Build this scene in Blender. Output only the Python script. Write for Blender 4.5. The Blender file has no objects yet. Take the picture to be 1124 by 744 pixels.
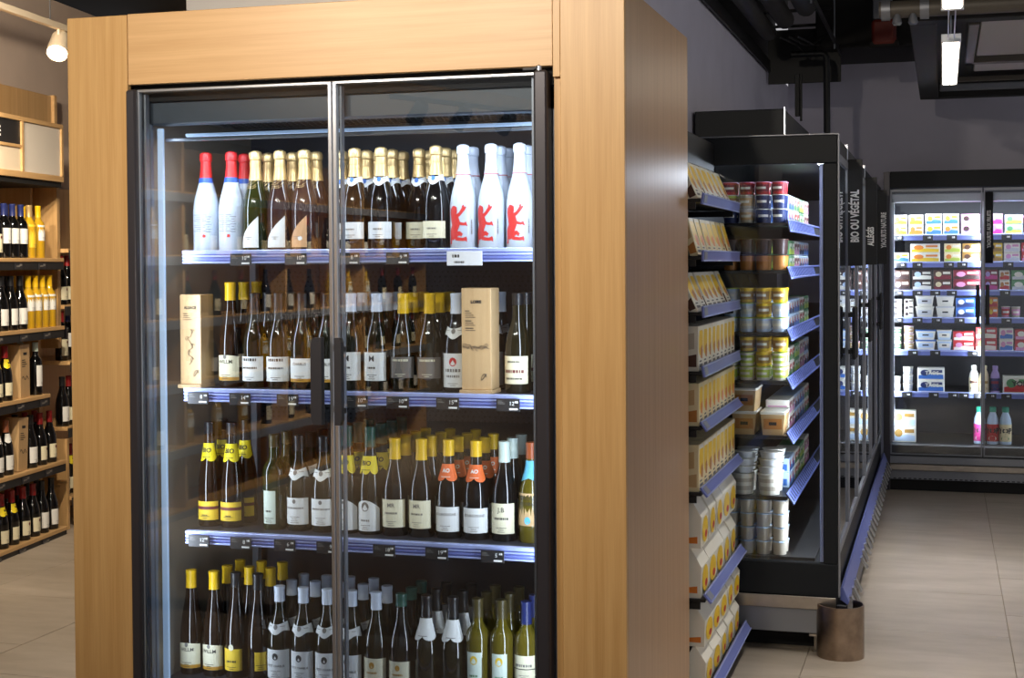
import bpy, bmesh, math, random
from mathutils import Matrix, Vector
random.seed(7)
R = math.radians
scene = bpy.context.scene
col = scene.collection

# ---------------------------------------------------------------- camera
cam_d = bpy.data.cameras.new('camera'); cam = bpy.data.objects.new('camera', cam_d); col.objects.link(cam)
yaw, pitch, roll = math.atan(473/1600), math.atan(36/1600), -0.0062
Fv = Vector((-math.sin(yaw)*math.cos(pitch), math.cos(yaw)*math.cos(pitch), -math.sin(pitch)))
Rv = Vector((math.cos(yaw), math.sin(yaw), 0)); Uv = Rv.cross(Fv)
R2 = math.cos(roll)*Rv + math.sin(roll)*Uv; U2 = -math.sin(roll)*Rv + math.cos(roll)*Uv
M = Matrix((R2, U2, -Fv)).transposed().to_4x4(); M.translation = (0, 0, 1.6)
cam.matrix_world = M
cam_d.sensor_width = 36; cam_d.sensor_fit = 'HORIZONTAL'; cam_d.lens = 36*1600/1124
cam_d.shift_y = -48/1124; cam_d.clip_start = 0.05; cam_d.clip_end = 100
scene.camera = cam

# ---------------------------------------------------------------- world + exposure
w = bpy.data.worlds.new('store'); scene.world = w; w.use_nodes = True
w.node_tree.nodes['Background'].inputs[0].default_value = (0.94, 0.93, 0.97, 1)
w.node_tree.nodes['Background'].inputs[1].default_value = 0.50
scene.view_settings.view_transform = 'Standard'; scene.view_settings.look = 'None'
scene.view_settings.gamma = 1; scene.view_settings.use_curve_mapping = False
scene.view_settings.exposure = 0.0

# ---------------------------------------------------------------- lights, one unseen and aimed to brighten the left wall (fixtures are built further down)
def area(name, loc, aim, short, long_, power, color, axis=(0, 0, 1), spread=180):
    """rectangular lamp; axis = world direction of its long side"""
    l = bpy.data.lights.new(name, 'AREA'); l.shape = 'RECTANGLE'; l.size = short; l.size_y = long_
    l.energy = power; l.color = color; l.spread = R(spread)
    o = bpy.data.objects.new(name, l); col.objects.link(o)
    Z = (Vector(loc)-Vector(aim)).normalized(); Yx = Vector(axis); Yx = (Yx-Z*Yx.dot(Z)).normalized()
    M_ = Matrix((Yx.cross(Z), Yx, Z)).transposed().to_4x4(); M_.translation = loc; o.matrix_world = M_; return o
def spot(name, loc, aim, power, color, angle=50, blend=0.6, radius=0.05):
    l = bpy.data.lights.new(name, 'SPOT'); l.energy = power; l.color = color
    l.spot_size = R(angle); l.spot_blend = blend; l.shadow_soft_size = radius
    o = bpy.data.objects.new(name, l); col.objects.link(o); o.location = loc
    d = Vector(aim)-Vector(loc); o.rotation_euler = d.to_track_quat('-Z', 'Y').to_euler(); return o
NEUTRAL = (1.0, 0.96, 0.91); WARM = (1.0, 0.80, 0.56); COOL = (0.80, 0.88, 1.0)
# suspended linear lamps over the right aisle: y centre of each
LINEAR = [7.65, 5.1]
for yl in LINEAR:
    area('linear_lamp_light', (0.035, yl, 2.565), (0.035, yl, 0), 0.07, 1.6, 8, NEUTRAL, (0, 1, 0), 66)
# track spots: (lamp, aim, power)
SPOTS_FRONT = [((-2.75, 1.2, 2.96), (-2.35, 3.95, 1.95)), ((-1.9, 1.2, 2.96), (-1.75, 3.95, 2.1)), ((-1.05, 1.2, 2.96), (-1.0, 3.95, 1.9))]
for a, b in SPOTS_FRONT:
    a = Vector(a); spot('track_spot_light', a+(Vector(b)-a).normalized()*0.09, b, 148, (1.0, 0.89, 0.74), 78, 1.0, 0.045)
SPOTS_LEFT = [((-4.749, 7.14, 2.82), (-4.3, 6.0, 1.6)), ((-3.6, 5.4, 2.86), (-5.2, 7.3, 0.6)), ((-3.97, 4.5, 2.86), (-4.9, 6.9, 1.9)), ((-3.75, 5.03, 2.86), (-5.45, 7.6, 2.75))]  # last one, out of view, is aimed to brighten the left wall
for a, b in SPOTS_LEFT:
    a = Vector(a); spot('left_spot_light', a+(Vector(b)-a).normalized()*0.10, b, 225, (1.0, 0.84, 0.64), 75, 0.9, 0.045)

# ---------------------------------------------------------------- materials
MATS = {}
def lin(c):
    return tuple(((x/255)/12.92 if x/255 <= 0.04045 else ((x/255+0.055)/1.055)**2.4) for x in c)
def mat(name, rgb=None, rough=0.5, metal=0.0, emit=None, estr=1.0, spec=0.5, noise=0.0, nscale=30, coat=0.0, bump=0.0):
    if name in MATS: return MATS[name]
    m = bpy.data.materials.new(name); m.use_nodes = True; nt = m.node_tree; b = nt.nodes['Principled BSDF']
    c = lin(rgb) if rgb else (0.5,)*3
    b.inputs['Base Color'].default_value = (*c, 1); b.inputs['Roughness'].default_value = rough
    b.inputs['Metallic'].default_value = metal; b.inputs['Specular IOR Level'].default_value = spec
    b.inputs['Coat Weight'].default_value = coat
    if emit:
        b.inputs['Emission Color'].default_value = (*lin(emit), 1); b.inputs['Emission Strength'].default_value = estr
    if noise or bump:
        tc = nt.nodes.new('ShaderNodeTexCoord'); n = nt.nodes.new('ShaderNodeTexNoise')
        n.inputs['Scale'].default_value = nscale; n.inputs['Detail'].default_value = 5
        nt.links.new(tc.outputs['Object'], n.inputs['Vector'])
        if noise:
            r = nt.nodes.new('ShaderNodeValToRGB')
            r.color_ramp.elements[0].position = 0.3; r.color_ramp.elements[1].position = 0.7
            r.color_ramp.elements[0].color = (*[x*(1-noise) for x in c], 1); r.color_ramp.elements[1].color = (*[min(1, x*(1+noise)) for x in c], 1)
            nt.links.new(n.outputs['Fac'], r.inputs['Fac']); nt.links.new(r.outputs['Color'], b.inputs['Base Color'])
        if bump:
            bp = nt.nodes.new('ShaderNodeBump'); bp.inputs['Strength'].default_value = bump; bp.inputs['Distance'].default_value = 0.002
            nt.links.new(n.outputs['Fac'], bp.inputs['Height']); nt.links.new(bp.outputs['Normal'], b.inputs['Normal'])
    MATS[name] = m; return m
def wood(name, ca, cb, axis='z', scale=1.0, rough=0.36):
    m = bpy.data.materials.new(name); m.use_nodes = True; nt = m.node_tree; b = nt.nodes['Principled BSDF']
    tc = nt.nodes.new('ShaderNodeTexCoord'); mp = nt.nodes.new('ShaderNodeMapping')
    s = [38*scale]*3; s['xyz'.index(axis)] = 1.1*scale
    mp.inputs['Scale'].default_value = s
    n1 = nt.nodes.new('ShaderNodeTexNoise'); n1.inputs['Scale'].default_value = 1.0; n1.inputs['Detail'].default_value = 4; n1.inputs['Distortion'].default_value = 0.3
    mp2 = nt.nodes.new('ShaderNodeMapping'); s2 = [260*scale]*3; s2['xyz'.index(axis)] = 6*scale; mp2.inputs['Scale'].default_value = s2
    n2 = nt.nodes.new('ShaderNodeTexNoise'); n2.inputs['Scale'].default_value = 1.0; n2.inputs['Detail'].default_value = 2
    mx = nt.nodes.new('ShaderNodeMix'); mx.data_type = 'FLOAT'; mx.inputs[0].default_value = 0.3
    r = nt.nodes.new('ShaderNodeValToRGB'); r.color_ramp.elements[0].position = 0.32; r.color_ramp.elements[1].position = 0.68
    r.color_ramp.elements[0].color = (*lin(ca), 1); r.color_ramp.elements[1].color = (*lin(cb), 1)
    L = nt.links.new
    L(tc.outputs['Object'], mp.inputs['Vector']); L(mp.outputs['Vector'], n1.inputs['Vector'])
    L(tc.outputs['Object'], mp2.inputs['Vector']); L(mp2.outputs['Vector'], n2.inputs['Vector'])
    L(n1.outputs['Fac'], mx.inputs[2]); L(n2.outputs['Fac'], mx.inputs[3]); L(mx.outputs[0], r.inputs['Fac'])
    L(r.outputs['Color'], b.inputs['Base Color']); b.inputs['Roughness'].default_value = rough
    bp = nt.nodes.new('ShaderNodeBump'); bp.inputs['Strength'].default_value = 0.12; bp.inputs['Distance'].default_value = 0.001
    L(n2.outputs['Fac'], bp.inputs['Height']); L(bp.outputs['Normal'], b.inputs['Normal'])
    MATS[name] = m; return m
def glass(name, tint=(0.93, 0.96, 0.97), boost=1.0):
    m = bpy.data.materials.new(name); m.use_nodes = True; nt = m.node_tree; nt.nodes.clear()
    o = nt.nodes.new('ShaderNodeOutputMaterial'); t = nt.nodes.new('ShaderNodeBsdfTransparent'); t.inputs[0].default_value = (*tint, 1)
    g = nt.nodes.new('ShaderNodeBsdfGlossy'); g.inputs['Roughness'].default_value = 0.0; g.inputs['Color'].default_value = (0.95, 0.97, 1, 1)
    fr = nt.nodes.new('ShaderNodeFresnel'); fr.inputs['IOR'].default_value = 1.5
    mu = nt.nodes.new('ShaderNodeMath'); mu.operation = 'MULTIPLY'; mu.inputs[1].default_value = boost; mu.use_clamp = True
    mx = nt.nodes.new('ShaderNodeMixShader'); L = nt.links.new
    L(fr.outputs[0], mu.inputs[0]); L(mu.outputs[0], mx.inputs[0]); L(t.outputs[0], mx.inputs[1]); L(g.outputs[0], mx.inputs[2]); L(mx.outputs[0], o.inputs[0])
    MATS[name] = m; return m
wood('oak_v', (187, 144, 88), (209, 168, 112), 'z'); wood('oak_h', (196, 154, 104), (214, 174, 124), 'x'); wood('oak_side', (172, 136, 102), (190, 156, 120), 'z')
wood('pale_oak', (196, 156, 104), (214, 176, 124), 'x'); wood('pale_oak_v', (190, 150, 98), (208, 170, 118), 'z'); wood('crate_wood', (186, 152, 108), (202, 170, 126), 'z', 1.4)
glass('pane', (0.91, 0.94, 0.96), 1.9); glass('pane_clear', (0.95, 0.97, 0.98), 1.0); glass('pane_door', (0.93, 0.95, 0.97), 1.2)
mat('black', (16, 16, 18), 0.45); mat('gap_black', (8, 8, 9), 0.8); mat('door_frame', (62, 60, 66), 0.35, 0.4); mat('casing', (26, 27, 30), 0.4)
mat('charcoal', (22, 26, 31), 0.5, spec=0.25); mat('graphite', (58, 58, 64), 0.4, 0.5); mat('alu', (190, 194, 202), 0.28, 0.9); mat('alu_dull', (140, 143, 150), 0.45, 0.7)
mat('steel', (176, 168, 158), 0.3, 1.0, noise=0.12, nscale=14); mat('bumper_steel', (150, 132, 116), 0.28, 1.0, noise=0.25, nscale=18)
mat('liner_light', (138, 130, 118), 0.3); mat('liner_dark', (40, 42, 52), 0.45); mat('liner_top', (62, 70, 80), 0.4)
mat('rail_blue', (118, 130, 200), 0.35, 0.2); mat('rail_lite', (164, 176, 226), 0.3, 0.2); mat('rail_dark', (92, 100, 160), 0.4); mat('rail_grey', (150, 152, 164), 0.35, 0.3)
mat('tag_black', (30, 30, 32), 0.5); mat('tag_white', (226, 228, 232), 0.5); mat('print_white', (235, 235, 232), 0.6); mat('ink', (40, 38, 38), 0.7); mat('ink_grey', (120, 116, 112), 0.7)
mat('led', (255, 255, 255), emit=(225, 235, 255), estr=9.0); mat('led_soft', (190, 210, 235), 0.3, emit=(150, 180, 215), estr=0.55); mat('led_warm', (255, 255, 255), emit=(255, 236, 205), estr=30.0); mat('lamp_on', (255, 255, 255), emit=(255, 244, 225), estr=14.0)
# bottles
mat('glass_black', (10, 10, 11), 0.07, spec=0.6); mat('glass_green', (22, 26, 12), 0.07, spec=0.6); mat('glass_olive', (27, 25, 12), 0.07, spec=0.6)
mat('glass_gold', (190, 150, 34), 0.1, spec=0.6); mat('glass_straw', (88, 78, 20), 0.08, spec=0.6); mat('glass_brown', (30, 18, 10), 0.07, spec=0.6); mat('glass_plum', (50, 34, 34), 0.08, spec=0.6); mat('glass_moss', (34, 42, 14), 0.08, spec=0.6)
mat('white_lacquer', (196, 206, 220), 0.22); mat('red_foil', (214, 40, 44), 0.35); mat('blue_foil', (40, 90, 180), 0.35)
mat('gold_foil', (222, 190, 132), 0.32, 0.55); mat('yellow_cap', (228, 184, 24), 0.35); mat('white_cap', (214, 224, 240), 0.35); mat('black_cap', (26, 26, 29), 0.35); mat('brown_cap', (150, 74, 36), 0.35)
mat('green_cap', (40, 84, 74), 0.35); mat('mint_cap', (196, 214, 206), 0.35); mat('navy_cap', (34, 44, 96), 0.35); mat('olive_cap', (70, 62, 32), 0.35); mat('red_cap', (140, 28, 30), 0.35); mat('tan_cap', (150, 90, 62), 0.35)
mat('paper_white', (228, 230, 228), 0.6); mat('paper_cream', (226, 220, 190), 0.6); mat('paper_yellow', (232, 196, 50), 0.6); mat('paper_grey', (104, 98, 92), 0.6); mat('paper_tan', (196, 164, 118), 0.7); mat('paper_orange', (226, 106, 44), 0.6); mat('paper_bib', (238, 216, 30), 0.55); mat('paper_blue', (96, 180, 214), 0.6); mat('paper_copper', (206, 160, 116), 0.5); mat('paper_mint', (216, 230, 216), 0.6)
mat('red_print', (206, 44, 40), 0.5); mat('maroon_print', (110, 40, 44), 0.6); mat('gold_print', (190, 140, 40), 0.5); mat('green_print', (60, 130, 70), 0.6); mat('blue_print', (52, 110, 190), 0.6)

# ---------------------------------------------------------------- mesh helpers
_text_cache = {}
def blocks(n, size):
    vs = []; fs = []; x = 0.0; h = size*0.36
    for k in range(n):
        ww = size*(0.30+0.16*((k*5) % 3)); b = len(vs); vs += [(x, -h), (x+ww, -h), (x+ww, h), (x, h)]; fs.append((b, b+1, b+2, b+3)); x += ww+size*0.22
    return [(px-x/2, py) for px, py in vs], fs
def text_geo(body, size, align='CENTER', bold=0.0):
    if body[0] == '~': return blocks(int(body[1:]), size)      # print too small to read in the photograph
    k = (body, size, align, bold)
    if k in _text_cache: return _text_cache[k]
    c = bpy.data.curves.new('t', 'FONT'); c.body = body; c.size = size; c.align_x = align; c.align_y = 'CENTER'; c.resolution_u = 2; c.offset = bold
    o = bpy.data.objects.new('t', c); me = o.to_mesh()
    vs = [(v.co.x, v.co.y) for v in me.vertices]; fs = [tuple(p.vertices) for p in me.polygons]
    o.to_mesh_clear(); bpy.data.objects.remove(o); bpy.data.curves.remove(c)
    _text_cache[k] = (vs, fs); return vs, fs
class MB:
    def __init__(s): s.v = []; s.f = []; s.m = []
    def add(s, vs, fs, mi=0):
        o = len(s.v); s.v += [tuple(v) for v in vs]; s.f += [tuple(i+o for i in f) for f in fs]; s.m += [mi]*len(fs); return s
    def box(s, x0, x1, y0, y1, z0, z1, mi=0, T=None):
        vs = [(x, y, z) for z in (z0, z1) for y in (y0, y1) for x in (x0, x1)]
        if T: vs = [T @ Vector(v) for v in vs]
        return s.add(vs, [(0,2,3,1),(4,5,7,6),(0,1,5,4),(2,6,7,3),(0,4,6,2),(1,3,7,5)], mi)
    def bbox(s, x0, x1, y0, y1, z0, z1, b=0.003, mi=0, T=None, seg=1):
        bm = bmesh.new(); bmesh.ops.create_cube(bm, size=1)
        for v in bm.verts: v.co = Vector(((x0+x1)/2+v.co.x*(x1-x0), (y0+y1)/2+v.co.y*(y1-y0), (z0+z1)/2+v.co.z*(z1-z0)))
        bmesh.ops.bevel(bm, geom=bm.edges[:], offset=b, segments=seg, affect='EDGES', profile=0.5)
        bm.verts.index_update(); vs = [T @ v.co if T else v.co.copy() for v in bm.verts]; fs = [tuple(v.index for v in f.verts) for f in bm.faces]; bm.free()
        return s.add(vs, fs, mi)
    def lathe(s, prof, n=20, mi=0, c=(0, 0, 0), T=None):
        vs = []; fs = []
        for r, z in prof:
            for k in range(n):
                a = 2*math.pi*k/n; vs.append((c[0]+r*math.cos(a), c[1]+r*math.sin(a), c[2]+z))
        for i in range(len(prof)-1):
            for k in range(n):
                k2 = (k+1) % n; fs.append((i*n+k, i*n+k2, (i+1)*n+k2, (i+1)*n+k))
        if prof[0][0] > 1e-5: fs.append(tuple(range(n))[::-1])
        if prof[-1][0] > 1e-5: fs.append(tuple((len(prof)-1)*n+k for k in range(n)))
        if T: vs = [T @ Vector(v) for v in vs]
        return s.add(vs, fs, mi)
    def tube(s, pts, r, n=10, mi=0):
        pts = [Vector(p) for p in pts]; vs = []; fs = []
        for i, p in enumerate(pts):
            d = (pts[min(i+1, len(pts)-1)]-pts[max(i-1, 0)]).normalized()
            a = d.cross(Vector((0, 0, 1)) if abs(d.z) < 0.9 else Vector((1, 0, 0))).normalized(); b = d.cross(a)
            for k in range(n):
                t = 2*math.pi*k/n; vs.append(p+a*r*math.cos(t)+b*r*math.sin(t))
        for i in range(len(pts)-1):
            for k in range(n):
                k2 = (k+1) % n; fs.append((i*n+k, i*n+k2, (i+1)*n+k2, (i+1)*n+k))
        fs.append(tuple(range(n))[::-1]); fs.append(tuple((len(pts)-1)*n+k for k in range(n)))
        return s.add(vs, fs, mi)
    def patch(s, rf, z0, z1, a0, a1, nz=1, na=10, mi=0, top=None, bot=None):
        vs = []; fs = []
        for j in range(na+1):
            t = j/na; a = R(a0+(a1-a0)*t); zb = z0+(bot(t) if bot else 0); zt = z1+(top(t) if top else 0)
            for i in range(nz+1):
                z = zb+(zt-zb)*i/nz; r = rf(z); vs.append((r*math.sin(a), -r*math.cos(a), z))
        for j in range(na):
            for i in range(nz):
                p = j*(nz+1)+i; fs.append((p, p+nz+1, p+nz+2, p+1))
        return s.add(vs, fs, mi)
    def wrap(s, vs2, fs, rf, a, z, mi=0):
        vs = []
        for x, y in vs2:
            zz = z+y; r = rf(zz); t = R(a)+x/max(r, 0.005); vs.append((r*math.sin(t), -r*math.cos(t), zz))
        return s.add(vs, fs, mi)
    def text(s, body, size, o, ux=(1, 0, 0), uy=(0, 0, 1), mi=1, align='CENTER', bold=0.0):
        vs, fs = text_geo(body, size, align, bold); o = Vector(o); ux = Vector(ux); uy = Vector(uy)
        return s.add([o+ux*x+uy*y for x, y in vs], fs, mi)
    def poly(s, pts2, o, ux=(1, 0, 0), uy=(0, 0, 1), mi=0):
        o = Vector(o); ux = Vector(ux); uy = Vector(uy)
        return s.add([o+ux*x+uy*y for x, y in pts2], [tuple(range(len(pts2)))], mi)
    def prism(s, pts2, h0, h1, fn, mi=0):
        n = len(pts2); vs = [fn(x, y, h0) for x, y in pts2]+[fn(x, y, h1) for x, y in pts2]
        fs = [tuple(range(n))[::-1], tuple(range(n, 2*n))]+[(i, (i+1) % n, n+(i+1) % n, n+i) for i in range(n)]
        return s.add(vs, fs, mi)
    def mesh(s, name, mats, smooth=False):
        me = bpy.data.meshes.new(name); me.from_pydata(s.v, [], s.f)
        for m in ([mats] if isinstance(mats, str) else mats): me.materials.append(MATS[m])
        me.polygons.foreach_set('material_index', s.m)
        if smooth:
            me.polygons.foreach_set('use_smooth', [True]*len(s.f)); me.set_sharp_from_angle(angle=R(38))
        me.update(); return me
def link(name, me, parent=None):
    o = bpy.data.objects.new(name, me); col.objects.link(o)
    if parent: o.parent = parent
    return o
def obj(name, mb, mats, parent=None, smooth=False):
    return link(name, mb.mesh(name, mats, smooth), parent)
def tag(o, label, cat, group=None):
    o['label'] = label; o['category'] = cat
    if group: o['group'] = group
    return o
def struct(o): o['kind'] = 'structure'; return o
def thing(name, label, cat, loc=(0, 0, 0), rz=0.0, group=None):
    o = bpy.data.objects.new(name, None); col.objects.link(o); o.location = loc; o.rotation_euler = (0, 0, rz); o.empty_display_size = 0.05
    return tag(o, label, cat, group)
def place(name, parts, label, cat, loc, rz=0.0, group=None, rot=None):
    if len(parts) == 1 and not parts[0][2:]:
        t = link(name, parts[0][1]); t.location = loc; t.rotation_euler = (0, 0, rz); tag(t, label, cat, group)
    else:
        t = thing(name, label, cat, loc, rz, group)
        for p in parts:
            c = link(p[0], p[1], t)
            for q in p[2:]: link(q[0], q[1], c)
    if rot: t.rotation_euler = rot
    return t
def B(*a, **k): return MB().box(*a, **k)
def BB(*a, **k): return MB().bbox(*a, **k)

# ================================================================ the setting
mat('wall_grey', (214, 210, 224), 0.8, noise=0.04, nscale=4); mat('wall_taupe', (205, 187, 174), 0.8, noise=0.04, nscale=4); mat('ceiling_black', (24, 21, 19), 0.9); mat('white_wall', (230, 226, 222), 0.8)
mat('grout', (150, 136, 116), 0.8)
def floor_mat():
    m = mat('floor_tile', (186, 170, 148), 0.38); nt = m.node_tree; b = nt.nodes['Principled BSDF']; L = nt.links.new
    tc = nt.nodes.new('ShaderNodeNewGeometry'); mp = nt.nodes.new('ShaderNodeMapping'); mp.inputs['Scale'].default_value = (0.9, 2.6, 1)
    n = nt.nodes.new('ShaderNodeTexNoise'); n.inputs['Scale'].default_value = 2.2; n.inputs['Detail'].default_value = 8; n.inputs['Roughness'].default_value = 0.62
    r = nt.nodes.new('ShaderNodeValToRGB'); r.color_ramp.elements[0].position = 0.3; r.color_ramp.elements[1].position = 0.72
    r.color_ramp.elements[0].color = (*lin((158, 146, 130)), 1); r.color_ramp.elements[1].color = (*lin((186, 174, 160)), 1)
    L(tc.outputs['Position'], mp.inputs['Vector']); L(mp.outputs['Vector'], n.inputs['Vector']); L(n.outputs['Fac'], r.inputs['Fac']); L(r.outputs['Color'], b.inputs['Base Color'])
    b.inputs['Roughness'].default_value = 0.42
floor_mat()
fl = struct(obj('floor', B(-8, 3.2, -6, 12, -0.06, -0.006), 'grout'))
tile_me = BB(-0.3985, 0.3985, -0.3985, 0.3985, -0.007, 0, b=0.0015).mesh('floor_tile', 'floor_tile')
xx = 0.272+0.4
cols_x = [0.672+0.8*k for k in range(-9, 3)]
for ci, cx in enumerate(cols_x):
    off = 7.28+(0.4 if round((cx-0.672)/0.8) % 2 == 0 else 0.0)
    k0 = int((2.2-off)/0.8)-1
    for k in range(k0, k0+13):
        cy = off+0.4+0.8*k
        if cy < 2.0 or cy > 11.6: continue
        t = link('floor_tile', tile_me, fl); t.location = (cx, cy, 0)
far = struct(obj('floor_1', B(-8, 3.2, -6, 1.9, -0.007, 0), 'floor_tile'))
struct(obj('ceiling', B(-8, 3.2, -6, 12, 3.6, 3.7), 'ceiling_black'))
struct(obj('wall_back', B(-1.143, 3.2, 11.4, 11.6, 0, 3.6), 'wall_grey'))
struct(obj('wall_side', B(-1.35, -1.143, 5.12, 11.6, 0, 2.94), 'wall_grey'))
struct(obj('wall_middle', B(-2.765, -1.143, 5.0, 5.12, 0, 3.6), 'white_wall'))
# wall behind the left-hand wine shelving runs parallel to it
LA = Vector((-4.879, 6.725, 0)); Ld = Vector((-0.14035, 0.9901, 0)); Ln = Vector((0.9901, 0.14035, 0)); LRZ = math.atan2(Ld.y, Ld.x)
def L3(s, off, z=0.0): p = LA+Ld*s-Ln*off; return (p.x, p.y, z)
wl = struct(obj('wall_left', B(-2.6, 4.0, 0.46, 0.6, 0, 3.33), 'wall_taupe')); wl.location = LA; wl.rotation_euler = (0, 0, LRZ)
struct(obj('wall_rear', B(-6.2, -2.815, 10.6, 10.8, 0, 3.6), 'wall_taupe'))
struct(obj('wall_upper', B(-1.36, -1.26, 5.12, 11.6, 2.94, 3.6), 'ceiling_black'))
struct(obj('wall_front', B(-8, -1.2, -6.2, -6, 0, 3.6), 'wall_taupe'))
struct(obj('wall_far_left', B(-8.2, -8, -6, 12, 0, 3.6), 'wall_taupe'))
struct(obj('trim_1', B(-6.5, -2.815, 5.3, 6.5, 3.12, 3.6), 'ceiling_black'))

# ================================================================ oak surround of the wine fridge
t = thing('oak_surround', 'tall oak veneer surround framing the glass door wine fridge', 'cabinet', (-1.72, 4.4, 0))
def P(name, mb, mats, par=None, smooth=False):
    o = obj(name, mb, mats, par, smooth)
    if par and par.parent is None:
        o.location = -Vector(par.location) if par.rotation_euler.z == 0 else o.location
    return o
P('corner_post', BB(-2.597, -2.388, 3.95, 3.97, 0, 2.362, b=0.0015), 'oak_v', t)
P('side_panel', BB(-2.597, -2.575, 3.971, 4.98, 0, 2.362, b=0.0015), 'oak_side', t)
rp = P('corner_post', BB(-1.024, -0.841, 3.95, 3.97, 0, 2.366, b=0.0015).bbox(-1.0445, -1.0245, 3.95, 3.97, 2.118, 2.366, b=0.0005), 'oak_v', t)
P('recessed_strip', BB(-1.046, -1.024, 3.966, 3.985, 0, 2.118, b=0.001), 'oak_v', t)
P('side_panel', BB(-0.863, -0.841, 3.9715, 4.985, 0, 2.366, b=0.0015), 'oak_side', t)
P('header_board', BB(-2.386, -1.0455, 3.95, 3.97, 2.149, 2.364, b=0.0015), 'oak_h', t)
P('top_board', BB(-2.574, -0.864, 3.972, 4.98, 2.3, 2.32, b=0.001), 'oak_h', t)
P('plinth', BB(-2.387, -1.025, 3.97, 3.99, 0, 0.09, b=0.001), 'black', t)

# ================================================================ wine fridge
WF = thing('wine_fridge', 'double door glass wine refrigerator with lit shelves inside oak surround', 'refrigerator', (-1.72, 4.4, 0))
x0, x1, ybk = -2.40, -1.03, 4.80
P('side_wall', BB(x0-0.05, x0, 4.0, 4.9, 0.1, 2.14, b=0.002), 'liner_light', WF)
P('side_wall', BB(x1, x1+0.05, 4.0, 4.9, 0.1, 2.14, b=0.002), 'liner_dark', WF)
bp = MB().box(x0, x1, ybk, ybk+0.03, 0.1, 2.14)
P('back_wall', bp, 'liner_dark', WF)
# perforation dots of the back wall, one mesh
pf = MB()
for zz in [0.62+0.0165*k for k in range(5)]+[1.05+0.0165*k for k in range(6)]+[1.47+0.0165*k for k in range(7)]:
    for k in range(64):
        xx = x0+0.04+k*0.02+(0.01 if int(zz*1000) % 2 else 0); pf.box(xx-0.003, xx+0.003, ybk-0.001, ybk, zz-0.003, zz+0.003)
o = P('perforation', pf, 'gap_black', WF); o['kind'] = 'stuff'
P('floor_deck', BB(x0, x1, 4.03, ybk, 0.235, 0.27, b=0.003), 'liner_dark', WF)
P('deck_rail', BB(-2.385, -1.045, 4.035, 4.05, 0.235, 0.285, b=0.003), 'rail_blue', WF)
P('lower_body', BB(x0-0.04, x1+0.04, 4.0, 4.8, 0.02, 0.234, b=0.003), 'casing', WF)
P('canopy', MB().box(x0, x1, 4.0, ybk, 2.10, 2.145).bbox(x0, x1, 4.0, 4.06, 2.03, 2.10, b=0.004), 'liner_top', WF)
cg = P('air_grille', BB(-2.30, -1.12, 4.08, 4.5, 2.055, 2.075, b=0.003), 'liner_top', WF)
P('canopy_trim', BB(-2.34, -1.10, 4.065, 4.078, 2.045, 2.062, b=0.002).bbox(-2.34, -1.10, 4.085, 4.10, 1.985, 1.995, b=0.002), 'liner_top', WF)
pf = MB()
for i in range(9):
    for k in range(52):
        xx = -2.27+k*0.022+(0.011 if i % 2 else 0); yy = 4.12+i*0.04; pf.box(xx-0.007, xx+0.007, yy-0.011, yy+0.011, 2.0535, 2.055)
o = P('grille_slot', pf, 'gap_black', WF); o['kind'] = 'stuff'
for sx, xl in ((1, -2.368), (-1, -1.062)):
    P('jamb_post', BB(xl-0.028, xl+0.028, 4.0, 4.02, 0.24, 2.10, b=0.003), 'alu_dull', WF)
    P('led_strip', BB(xl+0.048*sx-0.010, xl+0.048*sx+0.010, 4.0205, 4.032, 0.30, 2.02, b=0.002), 'led_soft', WF)
    area('fridge_led_light', (xl+0.05*sx, 4.045, 1.15), (xl+0.6*sx, 4.42, 1.15), 0.03, 1.7, 6.5, COOL)
P('led_strip', BB(-2.28, -1.14, 4.108, 4.122, 2.0, 2.01, b=0.001), 'led_soft', WF)
area('fridge_top_led_light', (-1.71, 4.115, 1.998), (-1.71, 4.34, 1.2), 0.03, 1.15, 4.5, COOL, (1, 0, 0))
SHELVES = [1.64, 1.206, 0.755]
TAGS = {0: [(-2.092, 10), (-1.906, 10), (-1.731, 8), (-1.572, 9)], 1: [(-2.245, 8), (-2.10, 14), (-1.938, 19), (-1.708, 10), (-1.575, 10), (-1.416, 15), (-1.228, 12)],
        2: [(-2.248, 12), (-2.102, 8), (-1.952, 6), (-1.809, 9), (-1.623, 18), (-1.454, 19), (-1.279, 5)]}
def price_tag(x, z, n, y=4.104, w=0.072, h=0.037):
    m = MB().bbox(x-w/2, x+w/2, y, y+0.004, z-h/2, z+h/2, b=0.0008)
    m.text(str(n), 0.017, (x+0.012, y-0.0006, z+0.004)); m.text('~2', 0.008, (x+0.027, y-0.0006, z+0.009)); m.box(x+0.004, x+0.030, y-0.0006, y, z-0.014, z-0.009, 1)
    for k in range(3): m.box(x-w/2+0.005, x-w/2+0.018+0.004*((k*7) % 3), y-0.0006, y, z+0.011-k*0.004, z+0.0125-k*0.004, 2)
    return m
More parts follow.
